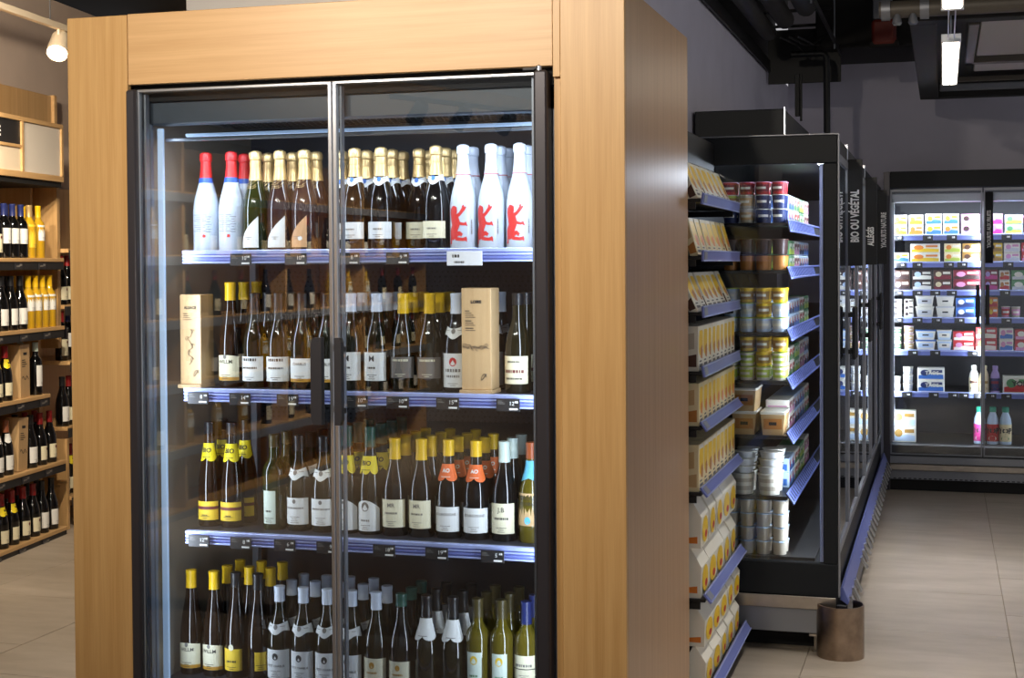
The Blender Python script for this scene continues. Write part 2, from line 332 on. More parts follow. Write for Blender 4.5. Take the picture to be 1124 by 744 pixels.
for si, sz in enumerate(SHELVES):
    sh = P('shelf', BB(-2.30, -1.06, 4.135, 4.74, sz-0.014, sz, b=0.002), 'liner_dark', WF)
    q = MB().bbox(-2.30, -1.06, 4.112, 4.134, sz-0.008, sz+0.004, b=0.002, mi=1)
    q.box(-2.30, -1.06, 4.118, 4.134, sz-0.036, sz-0.008, 0)
    for k in range(3): q.bbox(-2.30, -1.06, 4.113, 4.118, sz-0.017-k*0.010, sz-0.012-k*0.010, b=0.001, mi=1 if k != 1 else 0)
    r = obj('price_rail', q, ['rail_blue', 'rail_lite'], sh)
    for x, n in TAGS[si]:
        obj('price_tag', price_tag(x, sz-0.026, n), ['tag_black', 'print_white', 'ink_grey'], sh)
    if si == 0:
        m = MB().bbox(-1.415, -1.305, 4.104, 4.108, sz-0.048, sz-0.006, b=0.0008); m.text('~3', 0.012, (-1.385, 4.1035, sz-0.020))
        m.text('~6', 0.008, (-1.375, 4.1035, sz-0.038))
        obj('price_tag', m, ['tag_white', 'ink'], sh)
for sx in (-2.36, -1.07):
    for yy in (4.72,): P('shelf_upright', BB(sx-0.012, sx+0.012, yy, yy+0.03, 0.27, 2.0, b=0.002), 'alu_dull', WF)
# doors: frame (hinge side), pane, edge profiles, handle
def wine_door(xa, xb, hinge, name):
    s = -1 if hinge == 'l' else 1
    fr = MB()
    if hinge == 'l': fr.bbox(-2.384, -2.350, 3.928, 3.985, 0.10, 2.132, b=0.006)
    else: fr.bbox(-1.096, -1.057, 3.928, 3.985, 0.10, 2.136, b=0.006)
    d = P('door', fr, 'door_frame', WF, smooth=True)
    obj('glass_pane', MB().box(xa+0.003, xb-0.003, 3.948, 3.956, 0.112, 2.126), 'pane', d)
    e = MB().bbox(xa, xb, 3.945, 3.960, 2.124, 2.132, b=0.001).bbox(xa, xb, 3.945, 3.960, 0.104, 0.112, b=0.001)
    xe = xb if hinge == 'l' else xa
    e.bbox(xe-0.0065, xe+0.0065, 3.944, 3.962, 0.104, 2.132, b=0.002)
    xh = xa if hinge == 'l' else xb
    e.bbox(xh-0.003, xh+0.003, 3.945, 3.962, 0.104, 2.132, b=0.001)
    obj('edge_profile', e, 'alu', d)
    obj('inner_seal', B(xa+0.008, xa+0.014, 3.965, 3.985, 0.12, 2.12).box(xb-0.014, xb-0.008, 3.965, 3.985, 0.12, 2.12), 'alu_dull', d)
    hc = (xb-0.029) if hinge == 'l' else (xa+0.024)
    wdt = 0.017 if hinge == 'l' else 0.011
    T = Matrix.Rotation(R(90), 4, 'X')
    pts = [(-wdt, 1.145), (-wdt*0.5, 1.131), (wdt, 1.131), (wdt, 1.385), (-wdt*0.5, 1.385), (-wdt, 1.371)]
    if hinge == 'r': pts = [(-x, z) for x, z in pts][::-1]
    h = MB().prism(pts, 3.895, 3.918, lambda x, z, y: (hc+x, y, z))
    for zz in (1.17, 1.35): h.bbox(hc-0.006, hc+0.006, 3.918, 3.947, zz-0.008, zz+0.008, b=0.001)
    obj('handle', h, 'graphite', d)
wine_door(-2.349, -1.7185, 'l', 'door'); wine_door(-1.7035, -1.097, 'r', 'door')
hg = MB().tube([(-1.13, 3.945, 2.142), (-1.10, 3.945, 2.142), (-1.088, 3.942, 2.146)], 0.0035, 8)
hg.lathe([(0.008, 0), (0.008, 0.012), (0.004, 0.016)], 12, 0, (-1.083, 3.945, 2.136))
P('hinge_pin', hg, 'alu', WF, True)
P('head_gap', B(-2.386, -1.047, 3.985, 4.0, 2.10, 2.149), 'gap_black', WF)

# ================================================================ bottles
PROF = {
 'burgundy': [(0.030, 0.0), (0.0375, 0.0), (0.0400, 0.005), (0.0400, 0.128), (0.0392, 0.143), (0.0365, 0.163), (0.0300, 0.186), (0.0230, 0.208), (0.0180, 0.228), (0.0172, 0.243), (0.0163, 0.262), (0.0160, 0.288), (0.0170, 0.290), (0.0170, 0.300)],
 'flute': [(0.028, 0.0), (0.035, 0.0), (0.0375, 0.005), (0.0375, 0.118), (0.0365, 0.142), (0.0335, 0.170), (0.0290, 0.198), (0.0235, 0.228), (0.0185, 0.256), (0.0170, 0.280), (0.0163, 0.300), (0.0160, 0.323), (0.0170, 0.325), (0.0170, 0.335)],
 'sparkling': [(0.032, 0.0), (0.0395, 0.0), (0.0420, 0.006), (0.0420, 0.120), (0.0415, 0.138), (0.0388, 0.160), (0.0340, 0.182), (0.0275, 0.206), (0.0220, 0.226), (0.0195, 0.242), (0.0172, 0.265), (0.0160, 0.290), (0.0190, 0.293), (0.0195, 0.308), (0.0170, 0.317), (0.0100, 0.320)],
 'bordeaux': [(0.028, 0.0), (0.035, 0.0), (0.0375, 0.005), (0.0378, 0.175), (0.0365, 0.191), (0.0310, 0.205), (0.0220, 0.217), (0.0165, 0.230), (0.0160, 0.245), (0.0155, 0.288), (0.0165, 0.290), (0.0165, 0.300)],
}
def rfun(prof, e):
    P_ = PROF[prof]
    def f(z):
        for (r0, z0), (r1, z1) in zip(P_, P_[1:]):
            if z0 <= z <= z1 and z1 > z0: return r0+(r1-r0)*(z-z0)/(z1-z0)+e
        return P_[-1][0]+e
    return f
def make_bottle(prof, gl, cap=None, extra=()):
    """parts: glass body, capsule, then the extra (name, MB, mats, smooth) pieces"""
    P_ = PROF[prof]; H = P_[-1][1]
    parts = [('glass_body', MB().lathe(P_, 24).mesh('glass_body', gl, True))]
    if cap:
        zc, cm = cap; rf = rfun(prof, 0.0009)
        pr = [(rf(zc), zc)]+[(r+0.0009, z) for r, z in P_ if z > zc]+[(P_[-1][0]*0.8, H+0.0016), (0.0001, H+0.0018)]
        parts.append(('capsule', MB().lathe(pr, 20).mesh('capsule', cm, True)))
    for nm, mb, mats in extra: parts.append((nm, mb.mesh(nm, mats, False)))
    return parts
def lines(m, rf, a, z, n, wd, gap, mi):
    for k in range(n):
        ww = wd*(0.7+0.3*math.cos(k*2.3)); zz = z-k*gap
        vs = []
        for q in range(7): x = -ww/2+ww*q/6; vs += [(x, -0.0008), (x, 0.0008)]
        m.wrap(vs, [(2*q, 2*q+2, 2*q+3, 2*q+1) for q in range(6)], rf, a, zz, mi)
def label(prof, z0, z1, half, words=(), nl=3, arch=0.0, strip=None, emblem=None, a=0.0):
    """curved paper label; material slots: 0 paper 1 ink 2 accent"""
    rf = rfun(prof, 0.0007); rt = rfun(prof, 0.0012); m = MB()
    m.patch(rf, z0, z1, a-half, a+half, 1, 12, 0, top=(lambda t: arch*math.sin(math.pi*t)) if arch else None)
    for tx, sz, z, mi in words:
        vs, fs = text_geo(tx, sz, 'CENTER', sz*0.012); m.wrap(vs, fs, rt, a, z, mi)
    if nl: lines(m, rt, a, z0+0.006+(nl-1)*0.006, nl, 0.034, 0.006, 1)
    if strip: m.patch(rt, strip[0], strip[1], a-half, a+half, 1, 12, 2)
    if emblem:
        ez, er, mi = emblem; n = 12
        m.wrap([(er*math.cos(2*math.pi*k/n), er*1.15*math.sin(2*math.pi*k/n)) for k in range(n)], [tuple(range(n))], rt, a, ez, mi)
    return m
def bib(prof, z0, z1, word, half=75, spikes=3, size=0.016, mi=1):
    rf = rfun(prof, 0.0022); rt = rfun(prof, 0.0030); m = MB()
    m.patch(rf, z0, z1, -half, half, 4, 18, 0, bot=lambda t: -0.012*abs(math.sin(math.pi*spikes*t))**0.7)
    if word:
        vs, fs = text_geo(word, size, 'CENTER', 0.0006); m.wrap(vs, fs, rt, 0, (z0+z1)/2, mi)
    lines(m, rt, 0, z0+0.002, 1, 0.03, 0.004, mi)
    return m
def neckband(prof, z0, z1, half=80, seal=None):
    rf = rfun(prof, 0.0012); rt = rfun(prof, 0.0018); m = MB()
    m.patch(rf, z0, z1, -half, half, 2, 18, 0, bot=lambda t: -0.010*math.sin(math.pi*t)**2-0.004*math.cos(4*math.pi*t), top=lambda t: 0.004*math.cos(2*math.pi*t)-0.004)
    if seal is not None:
        n = 10; m.wrap([(0.007*math.cos(2*math.pi*k/n), 0.008*math.sin(2*math.pi*k/n)) for k in range(n)], [tuple(range(n))], rt, 0, (z0+z1)/2-0.003, 1)
    lines(m, rt, 38, (z0+z1)/2, 1, 0.016, 0.004, 1); lines(m, rt, -38, (z0+z1)/2, 1, 0.016, 0.004, 1)
    return m
# ---- red rampant lion of the white sparkling bottles, drawn on the bottle's curve
def lion():
    rt = rfun('sparkling', 0.0009); m = MB()
    def strip(pts):                       # list of (left(x,z), right(x,z)) cross pairs
        vs = []; fs = []
        n = 6
        for a, b in pts: vs += [(a[0]+(b[0]-a[0])*q/n, a[1]+(b[1]-a[1])*q/n) for q in range(n+1)]
        for i in range(len(pts)-1):
            for q in range(n): p = i*(n+1)+q; fs.append((p, p+1, p+n+2, p+n+1))
        m.wrap(vs, fs, rt, -12, 0.0, 0)
    k = 0.001
    def S(*pp): strip([((((a+c)/2+(a-c)*0.68)*k, ((b+d)/2+(b-d)*0.68)*k), (((a+c)/2+(c-a)*0.68)*k, ((b+d)/2+(d-b)*0.68)*k)) for a, b, c, d in pp])
    S((-24, 126, -20, 132), (-27, 118, -12, 130), (-26, 112, -6, 126), (-25, 104, -5, 114), (-22, 100, -8, 104))       # head with mane
    S((-12, 133, -8, 127), (-16, 128, -10, 124)); S((-8, 130, -3, 128), (-8, 124, -4, 120)); S((-30, 122, -26, 116), (-26, 124, -22, 114)); S((-31, 110, -25, 104), (-26, 114, -22, 106))
    S((-25, 106, -5, 108), (-23, 94, -1, 98), (-20, 82, 3, 86), (-18, 74, 4, 76), (-22, 66, 0, 66))                     # chest to belly
    S((-6, 104, -4, 96), (6, 112, 8, 104), (14, 124, 18, 116), (18, 130, 24, 124))                                       # raised foreleg
    S((14, 130, 16, 126), (19, 136, 21, 131)); S((20, 128, 22, 124), (27, 130, 27, 126))
    S((-2, 90, 0, 82), (10, 82, 10, 75), (20, 80, 20, 74), (27, 84, 29, 77)); S((22, 80, 23, 75), (30, 76, 31, 71))      # lower foreleg
    S((-22, 70, 2, 72), (-27, 58, -2, 62), (-28, 46, -4, 54), (-24, 36, 0, 46), (-14, 30, 4, 42))                        # haunch
    S((-6, 52, -2, 44), (8, 54, 8, 44), (16, 46, 12, 40)); S((-14, 40, -8, 30), (2, 36, 4, 28), (16, 34, 18, 27), (28, 38, 30, 30)); S((20, 34, 22, 29), (29, 27, 30, 23))
    S((-26, 44, -22, 40), (-30, 34, -25, 30), (-31, 24, -26, 22), (-25, 17, -23, 21))                                    # tail
    S((-28, 26, -24, 24), (-34, 18, -30, 15))
    return m
LION = lion()
def tri_label():
    rf = rfun('sparkling', 0.0007); rt = rfun('sparkling', 0.0012); m = MB()
    m.patch(rf, 0.012, 0.030, -52, 38, 1, 12, 0, top=lambda t: 0.082*t**0.75)
    lines(m, rt, -8, 0.045, 2, 0.026, 0.006, 1); n = 10
    m.wrap([(0.008*math.cos(2*math.pi*q/n), 0.007*math.sin(2*math.pi*q/n)) for q in range(n)], [tuple(range(n))], rt, 8, 0.04, 2)
    return m
def scrawl(prof='sparkling'):
    rt = rfun(prof, 0.0012); m = MB(); rnd = random.Random(3)
    for k in range(5):
        a = -60+rnd.random()*30; z = 0.192+k*0.008; vs = []
        for q in range(7):
            t = q/6; x = -0.022+0.044*t; zz = 0.004*math.sin(6*t+k)+0.016*t; vs += [(x, zz-0.0006), (x, zz+0.0006)]
        m.wrap(vs, [(2*i, 2*i+2, 2*i+3, 2*i+1) for i in range(6)], rt, a+40, z, 0)
    return m
def wire_cage():
    m = MB(); rt = rfun('sparkling', 0.0016)
    for k in range(4):
        a = k*90+45; pts = [(rt(z)*math.sin(R(a+6*math.sin(z*200))), -rt(z)*math.cos(R(a+6*math.sin(z*200))), z) for z in (0.268, 0.28, 0.29, 0.300, 0.312)]
        m.tube(pts, 0.0008, 5)
    m.lathe([(0.0178, 0.268), (0.0186, 0.2695), (0.0178, 0.271)], 16)
    return m
BT = {}
bsp = 'sparkling'
BT['red_white'] = make_bottle(bsp, 'white_lacquer', (0.238, 'red_foil'), [('collar_ring', MB().patch(rfun(bsp, 0.0014), 0.222, 0.238, -180, 180, 1, 24), ['blue_foil']),
    ('label', (lambda m: (lines(m, rfun(bsp, 0.0012), -10, 0.118, 9, 0.05, 0.0065, 0), lines(m, rfun(bsp, 0.0012), 30, 0.112, 7, 0.02, 0.008, 0), m.wrap([(-0.005, -0.004), (0.005, -0.004), (0.006, 0.004), (-0.003, 0.006)], [(0, 1, 2, 3)], rfun(bsp, 0.0014), 10, 0.05, 1), m)[-1])(MB()), ['ink_grey', 'red_print'])])
for key, pap, gl in (('tri_white', 'paper_white', 'glass_moss'), ('tri_white_dark', 'paper_white', 'glass_plum'), ('tri_copper', 'paper_copper', 'glass_plum')):
    BT[key] = make_bottle(bsp, gl, (0.226, 'gold_foil'), [('label', tri_label(), [pap, 'ink_grey', 'paper_white']), ('gilt_scroll', scrawl(), ['gold_foil']), ('wire_cage', wire_cage(), ['gold_foil'])])
for key, pap in (('gold_white', 'paper_white'), ('gold_cream', 'paper_cream')):
    m = neckband(bsp, 0.214, 0.232, 100, True)
    m2 = label(bsp, 0.036, 0.088, 62, [('~7', 0.007, 0.066, 1)], 2)
    BT[key] = make_bottle(bsp, 'glass_black', (0.230, 'gold_foil'), [('collar_label', m, ['paper_white', 'blue_print']), ('label', m2, [pap, 'ink_grey']), ('wire_cage', wire_cage(), ['gold_foil'])])
mred = MB().patch(rfun(bsp, 0.0014), 0.2285, 0.2305, -180, 180, 1, 24)
BT['lion'] = make_bottle(bsp, 'white_lacquer', (0.2308, 'white_cap'), [('neck_line', mred, ['red_print']), ('lion_emblem', LION, ['red_print']),
    ('side_script', (lambda m: (m.wrap([(y, x) for x, y in text_geo('~10', 0.007)[0]], text_geo('~10', 0.007)[1], rfun(bsp, 0.0012), 48, 0.07, 0), m)[-1])(MB()), ['ink_grey'])])
fl_ = 'flute'
def willm(capm='yellow_cap'):
    lb = label(fl_, 0.022, 0.098, 72, [('WILLM', 0.0165, 0.082, 1)], 3, 0.006, (0.0225, 0.033), (0.098, 0.006, 3))
    return make_bottle(fl_, 'glass_brown', (0.278, capm), [('label', lb, ['paper_cream', 'ink', 'gold_print', 'ink_grey'])])
BT['willm'] = willm()
BT['flute_yellow'] = make_bottle(fl_, 'glass_brown', (0.278, 'yellow_cap'))
BT['flute_yellow_label'] = make_bottle(fl_, 'glass_brown', (0.290, 'black_cap'), [('label', label(fl_, 0.025, 0.095, 55, [('~6', 0.009, 0.055, 1)], 2, 0, None, (0.10, 0.009, 2)), ['paper_yellow', 'ink', 'paper_cream'])])
BT['flute_dark'] = make_bottle(fl_, 'glass_brown', (0.285, 'black_cap'), [('label', label(fl_, 0.03, 0.09, 30, [], 3, a=40), ['paper_yellow', 'ink'])])
BT['flute_bio'] = make_bottle(fl_, 'glass_brown', (0.298, 'black_cap'), [('bio_bib', bib(fl_, 0.222, 0.268, 'BIO', 80, 2, 0.020), ['paper_bib', 'ink']), ('label', label(fl_, 0.022, 0.082, 70, [('~5', 0.006, 0.038, 1)], 2, 0, (0.056, 0.066)), ['paper_yellow', 'ink', 'maroon_print'])])
BT['flute_bio_green'] = make_bottle(fl_, 'glass_olive', (0.272, 'green_cap'), [('bio_bib', bib(fl_, 0.200, 0.244, 'BIO', 80, 3, 0.020), ['paper_bib', 'ink']), ('label', label(fl_, 0.012, 0.082, 75, [('~6', 0.008, 0.045, 1)], 3, 0.026, None, (0.088, 0.013, 2)), ['paper_white', 'ink_grey', 'paper_grey'])])
bu = 'burgundy'
def burg(gl, cap, pap, words, nl=2, z0=0.03, z1=0.10, half=68, zc=0.235, band=None, bibs=None, emblem=None, prof=bu, strip=None, acc='red_print', ink='ink'):
    ex = [('label', label(prof, z0, z1, half, words, nl, 0, strip, emblem), [pap, ink, acc])]
    if band: ex.append(('collar_label', neckband(prof, band, band+0.026, 80, True), [bibs or 'paper_white', 'ink_grey']))
    return make_bottle(prof, gl, (zc, cap), ex)
BT['vire'] = burg('glass_olive', 'black_cap', 'paper_white', [('~7', 0.012, 0.09, 1), ('~10', 0.0085, 0.064, 1)], 2, 0.022, 0.10)
BT['chablis'] = burg('glass_olive', 'black_cap', 'paper_white', [('CHABLIS', 0.012, 0.078, 1)], 3, 0.022, 0.096, strip=(0.022, 0.032), acc='gold_print')
BT['m_white'] = burg('glass_olive', 'white_cap', 'paper_white', [('M', 0.026, 0.098, 1), ('~5', 0.008, 0.07, 1)], 3, 0.03, 0.118, zc=0.243)
BT['grey_label'] = burg('glass_olive', 'yellow_cap', 'paper_grey', [('~9', 0.009, 0.095, 1)], 2, 0.04, 0.105, zc=0.238, ink='paper_cream')
BT['red_crest'] = burg('glass_black', 'white_cap', 'paper_white', [('~6', 0.013, 0.066, 1), ('~7', 0.010, 0.048, 1)], 2, 0.014, 0.118, zc=0.238, band=0.175, emblem=(0.092, 0.012, 2), ink='ink_grey')
BT['cream_script'] = burg('glass_olive', 'black_cap', 'paper_cream', [('~8', 0.013, 0.066, 2), ('~9', 0.007, 0.095, 1), ('~11', 0.0075, 0.044, 1)], 0, 0.028, 0.112, zc=0.265, acc='maroon_print')
BT['terre'] = burg('glass_olive', 'black_cap', 'paper_white', [('~13', 0.0075, 0.074, 1)], 4, 0.022, 0.106, zc=0.252, band=0.175, emblem=(0.095, 0.006, 1), ink='ink_grey')
BT['slim_white'] = burg('glass_moss', 'olive_cap', 'paper_mint', [('~4', 0.008, 0.06, 1)], 3, 0.02, 0.125, 34, zc=0.26, prof='bordeaux')
BT['mr'] = burg('glass_black', 'yellow_cap', 'paper_cream', [('MR', 0.018, 0.096, 1), ('~8', 0.008, 0.072, 1)], 3, 0.028, 0.114, zc=0.236, ink='ink_grey')
BT['jb'] = burg('glass_black', 'mint_cap', 'paper_cream', [('J.B', 0.020, 0.096, 1), ('~8', 0.009, 0.07, 1)], 3, 0.024, 0.116, 62, zc=0.238, emblem=None)
m_ = neckband('flute', 0.2, 0.22)
ob = make_bottle(bu, 'glass_black', (0.252, 'yellow_cap'), [('orange_bib', bib(bu, 0.188, 0.228, 'AO', 75, 2, 0.016), ['paper_orange', 'paper_white']), ('label', label(bu, 0.022, 0.098, 70, [('BOURGOGNE', 0.0115, 0.075, 1)], 3), ['paper_white', 'ink_grey'])])
BT['orange_bib'] = ob
BT['drole'] = make_bottle(bu, 'glass_straw', (0.252, 'brown_cap'), [('blue_neck', MB().patch(rfun(bu, 0.0012), 0.195, 0.246, -110, 110, 4, 16, 0, bot=lambda t: -0.016*abs(math.cos(math.pi*t))), ['paper_blue']),
    ('label', label(bu, 0.052, 0.150, 66, [('DRÔLE', 0.0165, 0.136, 1), ("D'OISEAU", 0.0135, 0.118, 1)], 0, 0, None, (0.068, 0.010, 2)), ['paper_tan', 'ink', 'paper_blue'])])
BT['petit_chablis'] = burg('glass_olive', 'white_cap', 'paper_white', [('PETIT CHABLIS', 0.0095, 0.052, 1)], 4, 0.012, 0.104, 70, zc=0.252, band=0.165, emblem=(0.082, 0.010, 1))
BT['cream_seal'] = burg('glass_olive', 'white_cap', 'paper_cream', [('~7', 0.008, 0.055, 1)], 4, 0.012, 0.100, 68, zc=0.246, emblem=(0.078, 0.009, 1), ink='gold_print')
BT['green_seal'] = burg('glass_black', 'green_cap', 'paper_cream', [('~7', 0.008, 0.055, 1)], 4, 0.012, 0.096, 60, zc=0.262, emblem=(0.076, 0.008, 1), ink='gold_print')
def hat_label():
    m = label('bordeaux', 0.012, 0.098, 55, [], 3); rt = rfun('bordeaux', 0.0013)
    m.wrap([(-0.018, 0), (0.016, 0.004), (0.018, 0.008), (-0.016, 0.004)], [(0, 1, 2, 3)], rt, 0, 0.070, 2)
    m.wrap([(-0.010, 0.005), (0.010, 0.008), (0.008, 0.018), (0, 0.020), (-0.008, 0.016)], [(0, 1, 2, 3, 4)], rt, 0, 0.070, 2)
    m.wrap([(-0.010, -0.026), (0.006, -0.026), (0.008, -0.002), (-0.008, -0.002)], [(0, 1, 2, 3)], rt, 0, 0.070, 1)
    return m
BT['hat'] = make_bottle('burgundy', 'glass_olive', (0.236, 'black_cap'), [('paper_bib', bib(bu, 0.178, 0.232, None, 80, 2, mi=1), ['paper_white', 'ink']), ('label', hat_label(), ['paper_white', 'ink_grey', 'ink'])])
BT['mint_label'] = make_bottle('bordeaux', 'glass_straw', (0.244, 'olive_cap'), [('label', label('bordeaux', 0.03, 0.142, 38, [('~5', 0.008, 0.07, 1)], 3, 0, None, (0.118, 0.012, 2)), ['paper_mint', 'green_print', 'paper_yellow'])])
BT['navy_cap'] = make_bottle('bordeaux', 'glass_straw', (0.232, 'navy_cap'), [('label', label('bordeaux', 0.070, 0.142, 64, [('~8', 0.0105, 0.112, 1)], 2, 0, (0.100, 0.1025)), ['paper_cream', 'ink_grey', 'ink'])])
WINE = {'red_white': 'white lacquered sparkling bottle with red foil neck and blue collar', 'tri_white': 'green sparkling bottle with gold foil and white slanted label', 'tri_white_dark': 'dark sparkling bottle with gold foil and white slanted label',
 'tri_copper': 'rosé sparkling bottle with gold foil and copper slanted label', 'gold_white': 'black sparkling bottle with gold foil and white label', 'gold_cream': 'black sparkling bottle with gold foil and cream label', 'lion': 'white sparkling bottle with red rampant lion',
 'willm': 'brown flute bottle with yellow capsule and arched cream label', 'flute_yellow': 'plain brown flute bottle with yellow capsule', 'flute_yellow_label': 'flute bottle with black capsule and yellow label', 'flute_dark': 'flute bottle with black capsule and turned yellow label',
 'flute_bio': 'brown flute bottle with yellow BIO collar and yellow label', 'flute_bio_green': 'green capped flute bottle with yellow BIO collar', 'vire': 'olive wine bottle with black capsule and wide white label', 'chablis': 'olive wine bottle with black capsule reading CHABLIS',
 'm_white': 'wine bottle with white capsule and large M label', 'grey_label': 'wine bottle with yellow capsule and grey label', 'red_crest': 'wine bottle with white capsule and red crest label', 'cream_script': 'wine bottle with black capsule and cream script label',
 'terre': 'olive wine bottle with white collar label and white label', 'slim_white': 'slim moss green bottle with narrow pale label', 'mr': 'black wine bottle with yellow capsule and cream MR label', 'jb': 'black wine bottle with mint capsule and cream label',
 'orange_bib': 'black wine bottle with yellow capsule and orange collar', 'drole': 'pale wine bottle with blue neck and brown paper label', 'petit_chablis': 'olive bottle with white capsule reading PETIT CHABLIS', 'cream_seal': 'olive bottle with white capsule and cream sealed label',
 'green_seal': 'black bottle with green capsule and cream sealed label', 'hat': 'black capped bottle with white paper collar and hat label', 'mint_label': 'straw wine bottle with narrow mint label', 'navy_cap': 'straw wine bottle with navy capsule and cream label'}
ROW = ['front row', 'second row', 'third row', 'fourth row']
SHN = ['top', 'second', 'third', 'bottom']
# column: x, first row, number of rows, kind  (front row axis at y = 4.24)
COLS = {0: [(-2.281, 0, 1, 'red_white'), (-2.190, 0, 2, 'red_white'), (-2.1045, 0, 2, 'tri_white'), (-2.019, 0, 2, 'tri_white_dark'), (-1.934, 0, 2, 'tri_copper'), (-1.8475, 1, 2, 'gold_white'), (-1.763, 0, 3, 'gold_white'), (-1.674, 0, 3, 'gold_white'),
            (-1.583, 1, 2, 'gold_cream'), (-1.4945, 0, 3, 'gold_cream'), (-1.405, 0, 2, 'lion'), (-1.316, 0, 3, 'lion'), (-1.227, 0, 3, 'lion'), (-1.135, 0, 2, 'lion')],
        1: [(-2.198, 0, 3, 'willm'), (-2.113, 0, 3, 'vire'), (-2.028, 0, 3, 'vire'), (-1.945, 0, 3, 'chablis'), (-1.861, 0, 3, 'chablis'), (-1.779, 0, 3, 'm_white'), (-1.694, 0, 3, 'm_white'), (-1.606, 0, 3, 'grey_label'), (-1.519, 0, 3, 'grey_label'), (-1.433, 0, 3, 'red_crest'),
            (-1.346, 1, 2, 'red_crest'), (-1.235, 0, 3, 'cream_script'), (-1.146, 0, 3, 'cream_script')],
        2: [(-2.279, 0, 2, 'flute_bio'), (-2.198, 0, 2, 'flute_bio'), (-2.049, 0, 2, 'slim_white'), (-1.962, 0, 3, 'terre'), (-1.877, 0, 3, 'terre'), (-1.797, 0, 3, 'flute_bio_green'), (-1.719, 0, 4, 'flute_bio_green'), (-1.636, 0, 4, 'mr'), (-1.550, 0, 4, 'mr'), (-1.461, 0, 4, 'orange_bib'),
            (-1.372, 0, 3, 'orange_bib'), (-1.281, 0, 3, 'jb'), (-1.195, 0, 2, 'drole')],
        3: [(-2.351, 0, 1, 'willm'), (-2.268, 0, 3, 'willm'), (-2.189, 0, 1, 'flute_yellow_label'), (-2.112, 0, 1, 'flute_dark'), (-2.036, 0, 3, 'petit_chablis'), (-1.953, 0, 3, 'petit_chablis'), (-1.870, 0, 3, 'petit_chablis'), (-1.786, 0, 3, 'petit_chablis'), (-1.703, 0, 2, 'cream_seal'),
            (-1.620, 0, 3, 'green_seal'), (-1.536, 0, 3, 'hat'), (-1.449, 0, 3, 'hat'), (-1.370, 0, 3, 'mint_label'), (-1.292, 0, 3, 'mint_label'), (-1.214, 0, 3, 'navy_cap'), (-1.133, 0, 2, 'navy_cap')]}
EXTRA = [(3, -2.189, 1, 3, 'flute_yellow'), (3, -2.112, 1, 3, 'flute_yellow')]
allc = [(si, *c) for si, L_ in COLS.items() for c in L_]+EXTRA
rb = random.Random(11)
for si, bx, r0, n, kind in allc:
    z = ([*SHELVES, 0.27])[si]
    for r in range(r0, r0+n if (si, bx, r0, n, kind) not in EXTRA else n):
        ctag = ROW[r]
        lb = '%s, %s, %s shelf' % (WINE[kind], ctag, SHN[si])
        place('wine_bottle', BT[kind], lb, 'bottle', (bx+rb.uniform(-0.001, 0.001), 4.24+0.0925*r+rb.uniform(-0.001, 0.001), z), R(rb.uniform(-7, 7)), lb)
# ---- two pale wooden region boxes standing between the bottles
def region_box(name, word, xa, xb, z, h, lab, lean, vine):
    t = thing(name, lab, 'display box', ((xa+xb)/2, 4.20, z)); w2 = (xb-xa)/2
    b = obj('box_body', BB(-w2, w2, -0.04, 0.045, 0.012, h, b=0.0015), 'crate_wood', t)
    obj('box_foot', BB(-w2-0.004, w2+0.004, -0.052, 0.045, 0, 0.012, b=0.001), 'crate_wood', t)
    m = MB(); y = -0.0412
    m.text(word, 0.0125, (0, y, h-0.042), bold=0.0006)
    for gi, (zz, rows) in enumerate(((h-0.07, 4), (h-0.10, 3), (h-0.122, 2)) if not vine else ((h-0.062, 4),)):
        for k in range(rows): m.box(-w2+0.012, -w2+0.026+0.006*((k*5+gi) % 4), y, y+0.0004, zz-k*0.0062, zz-k*0.0062+(0.0026 if k == 0 else 0.0016), 0)
    if vine:
        pts = [(0.008*math.sin(q*1.1)+0.004*math.sin(q*2.7), y, h-0.11-q*0.0075) for q in range(16)]
    else:
        pts = [(-w2+0.006+q*(2*w2-0.012)/18, y, h*0.44+0.005*math.sin(q*1.7)) for q in range(19)]
    m.tube(pts, 0.0009, 5)
    for q in range(1, len(pts), 3):
        c = Vector(pts[q]); ring = [(c.x+0.006*math.cos(a*0.8), y, c.z+0.006*math.sin(a*0.8)) for a in range(7)]; m.tube(ring, 0.0007, 4)
    e = (0.5*w2, h*0.16)
    m.tube([(e[0]+0.008*math.cos(a*0.7), y, e[1]+0.010*math.sin(a*0.9)) for a in range(10)], 0.0009, 4)
    obj('lettering', m, 'ink', b)
    return t
region_box('wooden_region_box', 'ALSACE', -2.336, -2.262, 1.206, 0.298, 'narrow pale wooden box lettered ALSACE on the second fridge shelf', 0, True)
region_box('wooden_region_box', 'LOIRE', -1.389, -1.296, 1.206, 0.318, 'narrow pale wooden box lettered LOIRE on the second fridge shelf', 0, False)

# ================================================================ open chilled shelving with yellow cartons, behind the oak surround
for n, c in dict(pk_white=(236, 232, 218), pk_yellow=(240, 200, 40), pk_cream=(238, 222, 178), pk_orange=(226, 130, 44), pk_tan=(206, 170, 120), pk_red=(196, 40, 44), pk_pink=(220, 150, 190), pk_green=(90, 150, 96), pk_lime=(190, 210, 80), pk_blue=(56, 110, 190), pk_navy=(34, 48, 96), pk_brown=(84, 52, 40), pk_choc=(56, 36, 34), pk_crimson=(130, 24, 44), pk_lilac=(176, 150, 206), pk_stone=(196, 186, 168), pk_amber=(190, 124, 56), pk_paleblue=(190, 212, 236), pk_teal=(20, 150, 120), pk_silver=(210, 212, 214), pk_gold=(170, 130, 60), pk_magenta=(200, 50, 130)).items():
    mat(n, c, 0.42)
CS = thing('chilled_carton_shelving', 'open black chilled shelving with blue edged shelves of yellow cartons', 'display shelf', (-0.95, 5.5, 0))
P('back_panel', B(-1.135, -1.115, 5.0, 5.975, 0.03, 2.08), 'black', CS)
